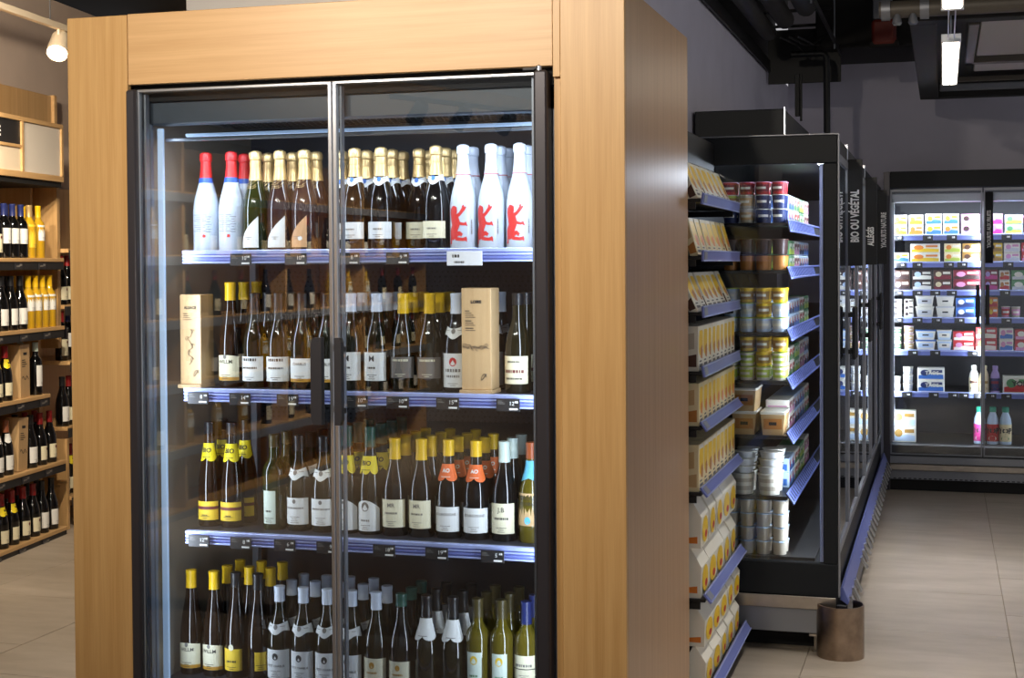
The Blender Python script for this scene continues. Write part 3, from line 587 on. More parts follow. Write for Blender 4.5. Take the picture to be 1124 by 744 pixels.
P('end_panel', BB(-1.115, -0.88, 5.0, 5.012, 0.0, 2.08, b=0.001), 'black', CS)
P('kick_plate', BB(-1.115, -0.845, 5.02, 5.97, 0.0, 0.06, b=0.002), 'graphite', CS)
P('canopy', BB(-1.115, -0.92, 5.013, 5.975, 2.02, 2.08, b=0.002), 'black', CS)
P('light_hiding_lip', BB(-0.919, -0.90, 5.013, 5.975, 1.965, 2.08, b=0.002), 'black', CS)  # lip added to hide the canopy light from view
area('carton_led_light', (-0.94, 5.5, 2.012), (-0.84, 5.5, 1.2), 0.03, 0.85, 10, (1.0, 0.95, 0.88), (0, 1, 0))
CZ = [1.835, 1.637, 1.442, 1.235, 1.044, 0.815, 0.445, 0.13]
for i, z in enumerate(CZ):
    xf = -0.79+(0.012 if i == 6 else 0.03 if i == 7 else 0)
    sh = P('shelf', BB(-1.114, xf-0.012, 5.016, 5.965, z-0.03, z-0.018, b=0.002), 'black', CS)
    for yy in (5.018, 5.955): obj('bracket', B(-1.11, xf-0.03, yy, yy+0.006, z-0.055, z-0.031), 'black', sh)
    tilt = R((8, 2, -4, -10, -34, -38, -40, -36)[i])          # lower rails are turned up towards the shopper
    T = Matrix.Translation((xf-0.006, 0, z-0.016)) @ Matrix.Rotation(tilt, 4, 'Y')
    q = MB().bbox(-0.004, 0.003, 5.018, 5.962, -0.022, 0.018, b=0.001, mi=0, T=T).bbox(0.003, 0.006, 5.018, 5.962, 0.013, 0.018, b=0.001, mi=1, T=T).bbox(0.003, 0.006, 5.018, 5.962, -0.022, -0.017, b=0.001, mi=1, T=T)
    obj('price_rail', q, ['rail_blue', 'rail_lite'], sh)
    obj('price_tag', MB().bbox(0.0035, 0.005, 5.035, 5.10, -0.015, 0.012, b=0.0005, T=T), 'rail_grey', sh)
def carton(w_, h, d, kind):
    """a carton facing +x: width along y, depth along -x"""
    b = MB().bbox(-d, 0, -w_/2, w_/2, 0, h, b=0.002)
    body = {'a': 'pk_white', 'b': 'pk_cream', 'c': 'pk_cream'}[kind]
    parts = [('carton_body', b.mesh('carton_body', body))]
    X = 0.0006; m = MB(); f = lambda pts, mi: m.add([(X+0.0002*mi, y*w_, z*h) for y, z in pts], [tuple(range(len(pts)))], mi)
    rnd = random.Random(len(kind)+ord(kind)); 
    f([(-0.42, 0.42), (-0.2, 0.34), (0.1, 0.38), (0.4, 0.5), (0.42, 0.86), (0.1, 0.95), (-0.3, 0.9), (-0.44, 0.7)], 0)
    f([(-0.1, 0.3), (0.25, 0.26), (0.38, 0.44), (0.2, 0.58), (-0.12, 0.5)], 1)
    f([(-0.45, 0.90), (0.45, 0.90), (0.45, 0.985), (-0.45, 0.985)], 3)
    f([(-0.36, 0.1), (0.3, 0.1), (0.3, 0.16), (-0.36, 0.16)], 2); f([(-0.36, 0.2), (0.1, 0.2), (0.1, 0.235), (-0.36, 0.235)], 2)
    parts.append(('printed_front', m.mesh('printed_front', {'a': ['pk_yellow', 'pk_amber', 'ink_grey', 'pk_white'], 'b': ['pk_yellow', 'pk_orange', 'ink_grey', 'pk_cream'], 'c': ['pk_yellow', 'pk_amber', 'ink_grey', 'pk_white']}[kind])))
    s_ = MB(); g = lambda pts, mi: s_.add([(-d*x, -w_/2-0.0006, z*h) for x, z in pts], [tuple(range(len(pts)))], mi)
    g([(0.1, 0.1), (0.9, 0.1), (0.9, 0.3), (0.1, 0.38)][::-1], 0); g([(0.2, 0.5), (0.85, 0.45), (0.8, 0.8), (0.2, 0.85)][::-1], 1)
    parts.append(('printed_side', s_.mesh('printed_side', {'a': ['pk_brown', 'pk_stone'], 'b': ['pk_amber', 'pk_tan'], 'c': ['pk_tan', 'pk_tan']}[kind])))
    return parts
def pouch(w_, h, d):
    b = MB(); y0, y1 = -w_/2, w_/2
    vs = [(0, y0, 0), (0, y1, 0), (-d, y1, 0), (-d, y0, 0), (0.004, y0, h*0.62), (0.004, y1, h*0.62), (-d, y1, h*0.62), (-d, y0, h*0.62), (-d*0.45, y0*0.96, h), (-d*0.45, y1*0.96, h), (-d*0.55, y1*0.96, h), (-d*0.55, y0*0.96, h)]
    b.add(vs, [(3, 2, 1, 0), (0, 1, 5, 4), (1, 2, 6, 5), (2, 3, 7, 6), (3, 0, 4, 7), (4, 5, 9, 8), (5, 6, 10, 9), (6, 7, 11, 10), (7, 4, 8, 11), (8, 9, 10, 11)])
    m = MB(); n = 12
    m.add([(0.0042, w_*(0.40*math.cos(2*math.pi*k/n)), h*(0.33+0.27*math.sin(2*math.pi*k/n))) for k in range(n)], [tuple(range(n))], 0)
    m.add([(0.0046, w_*(0.1+0.16*math.cos(2*math.pi*k/n)), h*(0.22+0.08*math.sin(2*math.pi*k/n))) for k in range(n)], [tuple(range(n))], 1)
    sd = MB().add([(-d*0.15, y0-0.0006, h*0.1), (-d*0.85, y0-0.0006, h*0.1), (-d*0.85, y0-0.0006, h*0.2), (-d*0.15, y0-0.0006, h*0.24)], [(0, 1, 2, 3)])
    return [('carton_body', b.mesh('carton_body', 'pk_white')), ('printed_front', m.mesh('printed_front', ['pk_yellow', 'pk_red'])), ('printed_side', sd.mesh('printed_side', 'pk_orange'))]
CT = {'a': carton(0.105, 0.150, 0.030, 'a'), 'b': carton(0.105, 0.140, 0.030, 'b'), 'a2': carton(0.092, 0.158, 0.075, 'a'), 'b2': carton(0.092, 0.150, 0.085, 'b'), 'c2': carton(0.092, 0.165, 0.085, 'c'), 'p': pouch(0.165, 0.172, 0.075), 'p2': pouch(0.165, 0.144, 0.075)}
ORD = ['topmost', 'second', 'third', 'fourth', 'fifth', 'sixth', 'seventh', 'lowest']
crb = random.Random(5)
def ccarton(key, x, y, z, lab, tilt=0.0):
    place('yellow_carton', CT[key], lab, 'carton', (x, y, z), 0, lab, rot=(0, R(tilt), R(crb.uniform(-1.5, 1.5))))
for i, z in enumerate(CZ):
    zt = z-0.018
    if i < 3:
        ys = [5.085, 5.205, 5.34, 5.46, 5.585, 5.71, 5.85] if i != 2 else [5.08, 5.20, 5.34, 5.45, 5.56, 5.69, 5.85]
        for y in ys:
            ccarton('b' if i == 1 else 'a', -0.812, y, zt, 'flat yellow and white carton leaning back on the %s carton shelf' % ORD[i], -24 if i != 1 else -16)
            if i == 0: ccarton('a', -0.858, y, zt, 'flat yellow carton leaning behind another on the topmost carton shelf', -24)
    elif i < 6:
        for k in range(9):
            ccarton('b2' if i == 4 else ('a2' if i == 3 else 'c2'), -0.812, 5.075+k*0.1005, zt, 'upright %s yellow fronted carton on the %s carton shelf' % (('slim white', 'cream', 'tall cream')[i-3], ORD[i]))
    else:
        for k in range(5):
            for lv in range(2):
                ccarton('p' if i == 6 else 'p2', -0.808+(0.014 if i == 7 else 0), 5.108+k*0.178, zt+lv*(0.1735 if i == 6 else 0.1455), 'gable topped white and yellow carton, %s layer on the %s carton shelf' % (('bottom', 'upper')[lv], ORD[i]))

# ================================================================ glass door refrigerator row along the right aisle
GR = thing('glass_door_refrigerator_row', 'long black refrigerator row with glass end panel and glass doors', 'refrigerator', (-0.75, 8.2, 0))
XF = -0.412
ep = MB().bbox(-1.125, -0.405, 5.985, 6.02, 1.992, 2.105, b=0.003).bbox(-1.125, -0.405, 5.985, 6.02, 0.24, 0.373, b=0.003).bbox(-0.462, -0.405, 5.985, 6.02, 0.3735, 1.9915, b=0.003).bbox(-1.125, -1.06, 5.985, 6.02, 0.3735, 1.9915, b=0.003)
e_ = P('end_panel', ep, 'charcoal', GR)
obj('end_glass', B(-1.06, -0.462, 5.998, 6.006, 0.373, 1.992), 'pane_clear', e_)
obj('edge_trim', BB(-0.4045, -0.398, 5.983, 6.022, 0.24, 2.107, b=0.001).bbox(-1.125, -0.398, 5.983, 6.022, 2.1055, 2.111, b=0.001), 'alu_dull', e_)
obj('inner_strip', BB(-0.478, -0.463, 6.0065, 6.03, 0.375, 1.99, b=0.002), 'rail_lite', e_)
P('back_panel', B(-1.135, -1.125, 5.985, 10.42, 0.0, 2.105), 'black', GR)
P('roof', BB(-1.12, -0.412, 6.021, 10.42, 2.02, 2.104, b=0.003), 'charcoal', GR)
P('upper_box', BB(-1.13, -0.71, 6.9, 10.0, 2.106, 2.31, b=0.004), 'charcoal', GR)
P('box_trim', BB(-0.712, -0.704, 6.896, 6.905, 2.106, 2.318, b=0.001), 'alu', GR)
P('base_tray', BB(-1.12, -0.412, 6.021, 10.42, 0.10, 0.372, b=0.003), 'charcoal', GR)
P('steel_bumper_bar', BB(-1.125, -0.412, 5.9765, 5.984, 0.186, 0.238, b=0.003), 'steel', GR)
P('grey_skirt', BB(-1.12, -0.415, 6.0, 6.02, 0.085, 0.184, b=0.001), 'alu_dull', GR)
P('recessed_plinth', BB(-1.10, -0.44, 6.12, 10.42, 0.0, 0.099, b=0.001), 'gap_black', GR)
lev = MB().lathe([(0.016, 0), (0.016, 0.006), (0.006, 0.008), (0.006, 0.10)], 12, 0, (-0.50, 6.05, 0)); lev.bbox(-0.525, -0.475, 6.035, 6.045, 0.062, 0.075, b=0.002).bbox(-0.492, -0.484, 6.03, 6.04, 0.06, 0.085, b=0.001)
P('levelling_foot', lev, 'steel', GR, True)
P('led_strip', BB(-0.50, -0.485, 6.06, 10.3, 2.0, 2.018, b=0.002), 'led', GR)
area('row_led_light', (-0.50, 7.2, 1.985), (-0.75, 7.2, 0.9), 0.03, 2.2, 17, COOL, (0, 1, 0))
area('row_end_led_light', (-0.487, 6.045, 1.2), (-0.80, 6.2, 1.2), 0.02, 1.55, 8.5, COOL)
GZ = [1.76, 1.565, 1.31, 1.11, 0.885, 0.635]
for i, z in enumerate(GZ):
    sh = P('shelf', BB(-1.12, -0.612, 6.04, 10.4, z-0.018, z-0.004, b=0.002), 'black', GR)
    tl = R((-12, -18, -22, -26, -30, -34)[i]); T = Matrix.Translation((-0.606, 0, z-0.006)) @ Matrix.Rotation(tl, 4, 'Y')
    obj('price_rail', MB().bbox(0.0, 0.003, 6.04, 10.4, 0.010, 0.018, b=0.001, T=T).bbox(0.0, 0.003, 6.04, 10.4, -0.036, -0.028, b=0.001, T=T).box(-0.004, -0.001, 6.04, 10.4, -0.036, 0.018, 1, T=T), ['rail_blue', 'tag_black'], sh)
    for k in range(20): obj('divider_fin', MB().box(0.0, 0.002, 6.05+k*0.062, 6.078+k*0.062, -0.0275, 0.0095, 0, T=T), 'rail_blue', sh)
P('bottom_deck', B(-1.12, -0.50, 6.03, 10.4, 0.374, 0.386), 'black', GR)
# doors in pairs
for k in range(6):
    ya, yb_ = 6.03+0.73*k, 6.03+0.73*(k+1)-0.006
    fr = MB().bbox(XF-0.018, XF+0.006, ya, ya+0.035, 0.385, 2.04, b=0.002).bbox(XF-0.018, XF+0.006, yb_-0.035, yb_, 0.385, 2.04, b=0.002).bbox(XF-0.018, XF+0.006, ya+0.035, yb_-0.035, 2.005, 2.04, b=0.002).bbox(XF-0.018, XF+0.006, ya+0.035, yb_-0.035, 0.385, 0.42, b=0.002)
    d = P('door', fr, 'alu_dull', GR)
    obj('glass_pane', B(XF-0.008, XF-0.002, ya+0.035, yb_-0.035, 0.42, 2.005), 'pane_door', d)
    hy = yb_-0.055 if k % 2 == 0 else ya+0.055
    obj('handle', BB(XF+0.022, XF+0.04, hy-0.014, hy+0.014, 1.155, 1.39, b=0.005).bbox(XF+0.005, XF+0.024, hy-0.006, hy+0.006, 1.18, 1.20, b=0.001).bbox(XF+0.005, XF+0.024, hy-0.006, hy+0.006, 1.345, 1.365, b=0.001), 'black', d)
# blade signs
for y, words in ((6.70, [('BIO OU VÉGÉTAL', 0.0)]), (8.20, [('ALLÉGÉS', 0.0)]), (9.69, [('YAOURTS NATURE', 0.0)])):
    m = MB().bbox(XF+0.004, XF+0.068, y, y+0.012, 1.575, 2.052, b=0.001)
    for tx, dx in words:
        m.text(tx, 0.050 if tx[0] == 'B' else 0.044, (XF+0.036+0.012*(tx[0] == 'Y'), y-0.0006, 1.68), (0, 0, 0.60), (-1, 0, 0), 1, 'LEFT', 0.0018)
    o = P('category_sign', m, ['black', 'print_white'], GR); o['label'] = 'black blade sign lettered '+words[0][0]
    P('sign_bracket', BB(XF-0.01, XF+0.004, y+0.001, y+0.011, 1.9, 2.12, b=0.002), 'alu', GR)
# low price rail with ticket clips in front of the doors
pr = [(0.0, 0.262), (0.010, 0.266), (0.034, 0.205), (0.028, 0.195), (0.0, 0.215)]
P('base_price_rail', MB().prism(pr, 6.06, 10.40, lambda x, z, y: (XF+0.012+x, y, z)), 'rail_blue', GR)
P('base_bumper', BB(XF-0.005, XF+0.040, 6.06, 10.4, 0.10, 0.192, b=0.004), 'graphite', GR)
clip = MB().prism([(-0.004, 0.216), (0.006, 0.220), (0.030, 0.162), (0.024, 0.155)], 0, 0.05, lambda x, z, y: (XF+0.046+x, y+(0.2-z)*0.6, z)).mesh('ticket_clip', 'alu')
for k in range(26):
    if k in (3, 4): continue
    o = link('ticket_clip', clip, GR); o.location = -Vector(GR.location)+Vector((0, 6.12+0.165*k, 0))
# curved steel guard on the floor
def arc_sheet(cx, cy, r, a0, a1, z0, z1, th, n=36):
    m = MB(); vs = []; fs = []
    for k in range(n+1):
        a = R(a0+(a1-a0)*k/n)
        for rr in (r, r-th):
            for z in (z0, z1): vs.append((rr*math.cos(a), rr*math.sin(a), z))
    for k in range(n):
        p = 4*k; q = p+4; fs += [(p, q, q+1, p+1), (p+3, q+3, q+2, p+2), (p+1, q+1, q+3, p+3), (p+2, q+2, q, p)]
    fs += [(0, 1, 3, 2), (4*n+2, 4*n+3, 4*n+1, 4*n)]
    return m.add(vs, fs)
o = obj('corner_guard', arc_sheet(0, 0, 0.094, 178, 420, 0.0, 0.212, 0.005), 'bumper_steel', None, True); o.location = (-0.397, 6.005, 0.0)
tag(o, 'curved brushed steel guard standing on the floor at refrigerator corner', 'guard')

# ---- dairy pots behind the glass end panel
def pot(r, h, body, lid, band=None, taper=0.86):
    P_ = [(r*taper*0.8, 0), (r*taper, 0.002), (r*0.98, h*0.93), (r*1.0, h*0.94)]
    parts = [('pot_body', MB().lathe(P_+[(r*0.98, h*0.95)], 14).mesh('pot_body', body, True)), ('lid', MB().lathe([(r*1.06, h*0.94), (r*1.06, h*0.985), (r*0.95, h), (0.0001, h)], 14).mesh('lid', lid, True))]
    if band:
        rf = lambda z: r*(taper+(0.98-taper)*z/(h*0.93))+0.0005; m = MB().patch(rf, h*0.22, h*0.78, -80, 80, 1, 10, 0); m.patch(lambda z: rf(z)+0.0003, h*0.42, h*0.60, -45, 45, 1, 8, 1)
        parts.append(('printed_band', m.mesh('printed_band', [band, 'pk_white'])))
    return parts
def boxpack(w_, h, d, body, c1, c2, word=None, wc='pk_white'):
    """wrapped multipack facing -y"""
    parts = [('pack_body', MB().bbox(-w_/2, w_/2, 0, d, 0, h, b=0.003).mesh('pack_body', body))]
    m = MB(); f = lambda pts, mi: m.add([(x*w_, -0.0006-0.0003*mi, z*h) for x, z in pts], [tuple(range(len(pts)))], mi)
    f([(-0.46, 0.08), (0.46, 0.08), (0.46, 0.42), (0.05, 0.5), (-0.46, 0.36)], 0)
    n = 10; f([(-0.22+0.17*math.cos(2*math.pi*k/n), 0.58+0.26*math.sin(2*math.pi*k/n)) for k in range(n)], 1)
    f([(0.02, 0.6), (0.42, 0.6), (0.42, 0.82), (0.02, 0.82)], 2)
    if word: m.text(word, h*0.42, (0.04*w_, -0.0024, h*0.55), mi=3, bold=h*0.012)
    parts.append(('printed_front', m.mesh('printed_front', [c1, c2, 'pk_white' if body != 'pk_white' else c2, wc])))
    s_ = MB().add([(w_/2+0.0006, d*a, h*b) for a, b in ((0.1, 0.15), (0.9, 0.15), (0.9, 0.6), (0.1, 0.6))], [(0, 1, 2, 3)]).add([(-w_/2-0.0006, d*a, h*b) for a, b in ((0.1, 0.15), (0.9, 0.15), (0.9, 0.6), (0.1, 0.6))], [(3, 2, 1, 0)])
    parts.append(('printed_side', s_.mesh('printed_side', c1)))
    return parts
def tub(w_, h, d, body, lid, band):
    """rectangular tapered tub with an overhanging lid, facing -y"""
    b = MB(); k = 0.84
    vs = [(-w_/2*k, d*(1-k)/2, 0), (w_/2*k, d*(1-k)/2, 0), (w_/2*k, d*(1+k)/2, 0), (-w_/2*k, d*(1+k)/2, 0), (-w_/2, 0, h*0.88), (w_/2, 0, h*0.88), (w_/2, d, h*0.88), (-w_/2, d, h*0.88)]
    b.add(vs, [(3, 2, 1, 0), (0, 1, 5, 4), (1, 2, 6, 5), (2, 3, 7, 6), (3, 0, 4, 7), (4, 5, 6, 7)])
    yf = lambda z: d*(1-k)/2*(1-z/(h*0.88))-0.0008
    m = MB(); q = lambda x0_, x1_, z0_, z1_, mi: m.add([(x0_*w_, yf(z0_*h)-0.0002*mi, z0_*h), (x1_*w_, yf(z0_*h)-0.0002*mi, z0_*h), (x1_*w_, yf(z1_*h)-0.0002*mi, z1_*h), (x0_*w_, yf(z1_*h)-0.0002*mi, z1_*h)], [(0, 1, 2, 3)], mi)
    q(-0.38, 0.38, 0.25, 0.7, 0); q(-0.16, 0.16, 0.42, 0.56, 1)
    return [('tub_body', b.mesh('tub_body', body)), ('lid', MB().bbox(-w_/2-0.003, w_/2+0.003, -0.003, d+0.003, h*0.88+0.0004, h, b=0.002).mesh('lid', lid)), ('printed_front', m.mesh('printed_front', [band, 'ink']))]
PT = {'red': pot(0.030, 0.052, 'pk_red', 'pk_pink', 'pk_crimson'), 'navy': pot(0.030, 0.058, 'pk_navy', 'pk_white', 'pk_navy'), 'cream': pot(0.030, 0.058, 'pk_stone', 'pk_white', 'pk_tan'), 'olive': pot(0.030, 0.058, 'pk_lime', 'pk_white', 'pk_gold'),
      'amber': pot(0.031, 0.064, 'pk_amber', 'pk_choc', None), 'choc': pot(0.031, 0.064, 'pk_choc', 'pk_brown', None), 'lime': pot(0.031, 0.060, 'pk_paleblue', 'pk_lime', 'pk_silver'), 'yellow': pot(0.031, 0.060, 'pk_yellow', 'pk_yellow', 'pk_gold'),
      'limegreen': pot(0.031, 0.058, 'pk_white', 'pk_lime', 'pk_lime'), 'kraft': tub(0.098, 0.097, 0.098, 'pk_tan', 'pk_white', 'pk_amber'), 'whitered': pot(0.048, 0.088, 'pk_white', 'pk_white', 'pk_stone'), 'stone': pot(0.031, 0.056, 'pk_stone', 'pk_paleblue', None), 'lid': pot(0.048, 0.030, 'pk_silver', 'pk_white', None)}
POTN = {'red': 'red yogurt pot with pink lid', 'navy': 'navy yogurt pot with white lid', 'cream': 'stone coloured yogurt pot with tan band', 'olive': 'olive yogurt pot with white lid', 'amber': 'amber dessert pot with dark lid', 'choc': 'dark chocolate dessert pot', 'lime': 'pale blue yogurt pot with lime lid', 'yellow': 'bright yellow yogurt pot',
        'limegreen': 'white yogurt pot with lime band', 'kraft': 'kraft brown square tub with white lid', 'whitered': 'large white yogurt pot with pale band', 'stone': 'plain stone yogurt pot with pale lid', 'lid': 'shallow silver dairy pot'}
TIER = ['lowest tier', 'second tier', 'third tier', 'top tier']
def pots(sz, si, rows, ys=(6.075, 6.142), xs_=(-0.847, -0.780, -0.713, -0.646), dz=0.058):
    z = sz
    for ti, kinds in enumerate(rows):
        hh = 0
        for yi, y in enumerate(ys):
            for xi, x in enumerate(xs_):
                k = kinds[min(xi, len(kinds)-1)]
                if k is None: continue
                lb = '%s, %s on the %s shelf behind end glass' % (POTN[k], TIER[ti], ORD[si])
                place('dairy_pot', PT[k], lb, 'yogurt pot', (x, y, z), R(crb.uniform(-20, 20)), lb)
                hh = max(hh, {'red': 0.052, 'amber': 0.064, 'choc': 0.064, 'lime': 0.060, 'yellow': 0.060, 'stone': 0.056}.get(k, 0.058))
        z += hh+0.001
pots(1.756, 0, [['navy', 'cream', 'navy', 'navy'], ['olive', 'cream', 'navy', 'navy'], ['red', 'red', 'red', 'red']])
pots(1.561, 1, [['amber', 'amber', 'amber', 'amber'], ['choc', 'choc', 'choc', 'choc']])
pots(1.306, 2, [['lime', 'lime', 'lime', 'lime'], ['lime', 'lime', 'yellow', 'lime'], ['lime', 'yellow', 'yellow', 'yellow']])
pots(1.106, 3, [['limegreen']*4, ['limegreen', 'limegreen', 'yellow', 'limegreen'], [None, 'yellow', 'yellow', 'yellow']])
for x in (-0.79, -0.672):
    for y in (6.05, 6.16): 
        for lv in range(2 if x < -0.7 else 1):
            lb = 'kraft brown square tub with white lid, %s on the fifth shelf behind end glass' % ('bottom', 'stacked')[lv]
            place('square_tub', PT['kraft'], lb, 'tub', (x, y, 0.881+lv*0.0975), R(crb.uniform(-4, 4)), lb)
pots(0.631, 5, [['whitered']]+[], ys=(6.09, 6.195), xs_=(-0.80, -0.69))
z = 0.631+0.089
for lv in range(3):
    for y in (6.09, 6.195):
        for x in (-0.80, -0.69):
            lb = 'shallow silver dairy pot stacked on large white pots, layer %s' % ('one', 'two', 'three')[lv]
            place('dairy_pot', PT['lid'], lb, 'yogurt pot', (x+0.004*lv, y, z+lv*0.0305), 0, lb)
pots(0.386, 6, [['stone']*4]*4)
# multipacks along the shelf fronts further down the row
PKR = [boxpack(0.11, 0.062, 0.10, b, c1, c2) for b, c1, c2 in (('pk_paleblue', 'pk_blue', 'pk_red'), ('pk_white', 'pk_green', 'pk_red'), ('pk_green', 'pk_lime', 'pk_white'), ('pk_white', 'pk_pink', 'pk_crimson'), ('pk_paleblue', 'pk_navy', 'pk_orange'))]
PKN = ['pale blue and navy', 'white and green', 'green and lime', 'white and pink', 'pale blue and orange']
for si, z in enumerate(GZ):
    for k in range(8):
        for lv in range(2):
            j = (si*2+k//2) % 5; lb = '%s yogurt multipack on the %s shelf inside glass door refrigerator row' % (PKN[j], ORD[si])
            place('yogurt_multipack', PKR[j], lb, 'yogurt pack', (-0.628, 6.338+k*0.118, z-0.004+lv*0.063), R(90), lb)

# ================================================================ far refrigerator facing the camera across the aisle end
YF = 10.45
FF = thing('far_glass_door_refrigerator', 'wide black refrigerator with glass doors and lit dairy shelves at aisle end', 'refrigerator', (0.8, 10.8, 0))
FX0, FX1 = -0.395, 2.1
P('side_panel', BB(FX0, -0.352, YF-0.01, 11.38, 0.0, 2.21, b=0.003), 'door_frame', FF)
P('side_panel', BB(FX1-0.043, FX1, YF-0.01, 11.38, 0.0, 2.21, b=0.003), 'door_frame', FF)
P('header', BB(-0.3515, FX1-0.0435, YF, YF+0.05, 2.095, 2.213, b=0.003), 'charcoal', FF)
P('roof', B(-0.3515, FX1-0.044, YF+0.0505, 11.38, 2.15, 2.21), 'charcoal', FF)
P('back_panel', B(-0.3515, FX1-0.044, 11.2, 11.23, 0.2, 2.15), 'liner_dark', FF)
P('inner_canopy', BB(-0.345, FX1-0.05, YF+0.06, YF+0.20, 2.0, 2.06, b=0.004), 'alu_dull', FF)
area('far_led_light', (0.4, YF+0.09, 1.99), (0.4, YF+0.35, 0.8), 0.04, 1.45, 22, COOL, (1, 0, 0))
for xl in (-0.335, 0.262, 0.93):
    P('led_post', BB(xl-0.012, xl+0.012, YF+0.05, YF+0.07, 0.34, 2.0, b=0.002), 'alu', FF)
    area('far_post_light', (xl+(0.014 if xl < 0.2 else -0.014), YF+0.06, 1.15), (xl+(0.5 if xl < 0.2 else -0.4), YF+0.45, 1.15), 0.015, 1.5, 8, COOL)
P('bottom_deck', BB(-0.3515, FX1-0.044, YF+0.03, 11.2, 0.275, 0.322, b=0.004), 'casing', FF)
P('front_lip', BB(-0.3515, FX1-0.044, YF+0.0, YF+0.03, 0.242, 0.318, b=0.003), 'casing', FF)
P('sill', BB(-0.3515, FX1-0.044, YF-0.01, YF+0.03, 0.19, 0.241, b=0.002), 'alu_dull', FF)
P('steel_bumper_bar', BB(-0.3515, FX1-0.044, YF-0.03, YF-0.002, 0.145, 0.189, b=0.004), 'steel', FF)
P('grey_skirt', BB(-0.3515, FX1-0.044, YF+0.005, YF+0.03, 0.078, 0.144, b=0.001), 'alu_dull', FF)
vt = MB()
for k in range(52): vt.box(-0.33+k*0.034, -0.311+k*0.034, YF+0.0035, YF+0.0048, 0.082, 0.088)
o = P('vent_slot', vt, 'gap_black', FF); o['kind'] = 'stuff'
P('plinth', BB(-0.36, FX1-0.044, YF+0.02, YF+0.05, 0.0, 0.077, b=0.002), 'gap_black', FF)
FZ = [1.773, 1.584, 1.388, 1.198, 0.970, 0.678]
ftags = [(-0.30, -0.10, 0.06, 0.42), (-0.28, -0.17, 0.04, 0.13, 0.43), (-0.30, -0.17, -0.05, 0.06, 0.41), (-0.30, -0.17, -0.04, 0.11, 0.42), (-0.2, -0.05, 0.2), (-0.24, -0.06, 0.07, 0.14, 0.24, 0.32, 0.42)]
for i, z in enumerate(FZ):
    sh = P('shelf', BB(-0.345, FX1-0.05, YF+0.115, 11.19, z-0.018, z, b=0.002), 'casing', FF)
    obj('price_rail', MB().bbox(-0.345, FX1-0.05, YF+0.098, YF+0.114, z-0.008, z+0.004, b=0.001, mi=1).bbox(-0.345, FX1-0.05, YF+0.102, YF+0.114, z-0.036, z-0.009, b=0.001, mi=0), ['rail_blue', 'rail_lite'], sh)
    for x in ftags[i]: obj('price_tag', BB(x-0.034, x+0.034, YF+0.096, YF+0.1, z-0.036, z-0.002, b=0.0008).text('~2', 0.016, (x+0.012, YF+0.0955, z-0.018)), ['tag_black', 'print_white'], sh)
# doors
for xa, xb, hd in ((-0.35, 0.259, 'r'), (0.266, 0.93, 'l'), (0.936, 1.6, 'r')):
    fr = MB().bbox(xa, xa+0.010, YF-0.008, YF-0.001, 0.25, 2.09, b=0.002).bbox(xb-0.010, xb, YF-0.008, YF-0.001, 0.25, 2.09, b=0.002).bbox(xa+0.010, xb-0.010, YF-0.008, YF-0.001, 2.07, 2.09, b=0.002).bbox(xa+0.010, xb-0.010, YF-0.008, YF-0.001, 0.25, 0.262, b=0.002)
    d = P('door', fr, 'alu_dull', FF)
    obj('glass_pane', B(xa+0.010, xb-0.010, YF-0.007, YF-0.003, 0.262, 2.07), 'pane_clear', d)
    hx = xb-0.030 if hd == 'r' else xa+0.026
    obj('handle', BB(hx-0.012, hx+0.012, YF-0.05, YF-0.035, 1.155, 1.43, b=0.004).bbox(hx-0.006, hx+0.006, YF-0.036, YF-0.008, 1.18, 1.2, b=0.001).bbox(hx-0.006, hx+0.006, YF-0.036, YF-0.008, 1.38, 1.4, b=0.001), 'black', d)
m = MB(); c, s = math.cos(R(38)), math.sin(R(38)); T = Matrix.Translation((0.278, YF-0.014, 0)) @ Matrix.Rotation(R(-30), 4, 'Z')
m.bbox(0, 0.058, -0.006, 0.0, 1.575, 2.06, b=0.001, T=T)
m.text('YAOURTS AUX FRUITS', 0.040, T @ Vector((0.031, -0.0066, 1.68)), (0, 0, 0.62), T.to_3x3() @ Vector((-1, 0, 0)), 1, 'LEFT', 0.0016)
o = P('category_sign', m, ['black', 'print_white'], FF); o['label'] = 'black blade sign lettered YAOURTS AUX FRUITS'
# ---- its packs; px x converted once to metres:  X = -0.345 + (px-978)*0.00597
def fx(px): return -0.345+(px-978)*0.00597
def fpack(parts, name, lab, cat, x0p, x1p, z, lv, h, y=None):
    place(name, parts, lab, cat, ((fx(x0p)+fx(x1p))/2, YF+0.122 if y is None else y, z+lv*(h+0.001)), 0, lab)
def frow(si, items):
    z = (FZ+[0.322])[si]
    for x0p, x1p, h, n, kind, cols, desc in items:
        w_ = (x1p-x0p)*0.00597-0.004
        word = cols[3] if len(cols) > 3 else None
        if kind == 'box': parts = boxpack(w_, h, 0.12, cols[0], cols[1], cols[2], word, cols[4] if len(cols) > 4 else 'pk_white')
        elif kind == 'tub': parts = tub(w_, h, 0.12, cols[0], cols[1], cols[2])
        else: parts = pot(w_/2*0.94, h, cols[0], cols[1], cols[2])
        for lv in range(n):
            lb = desc+(', %s of its stack' % (('bottom', 'top') if n == 2 else ('bottom', 'middle', 'top'))[lv] if n > 1 else '')
            yy = YF+0.122+(w_/2 if kind == 'pot' else 0)
            fpack(parts, {'box': 'yogurt_multipack', 'tub': 'dairy_tub', 'pot': 'dairy_pot'}[kind], lb, {'box': 'yogurt pack', 'tub': 'tub', 'pot': 'yogurt pot'}[kind], x0p, x1p, z, lv, h, yy)
W, Y_, O_, Bl = 'pk_white', 'pk_yellow', 'pk_orange', 'pk_blue'
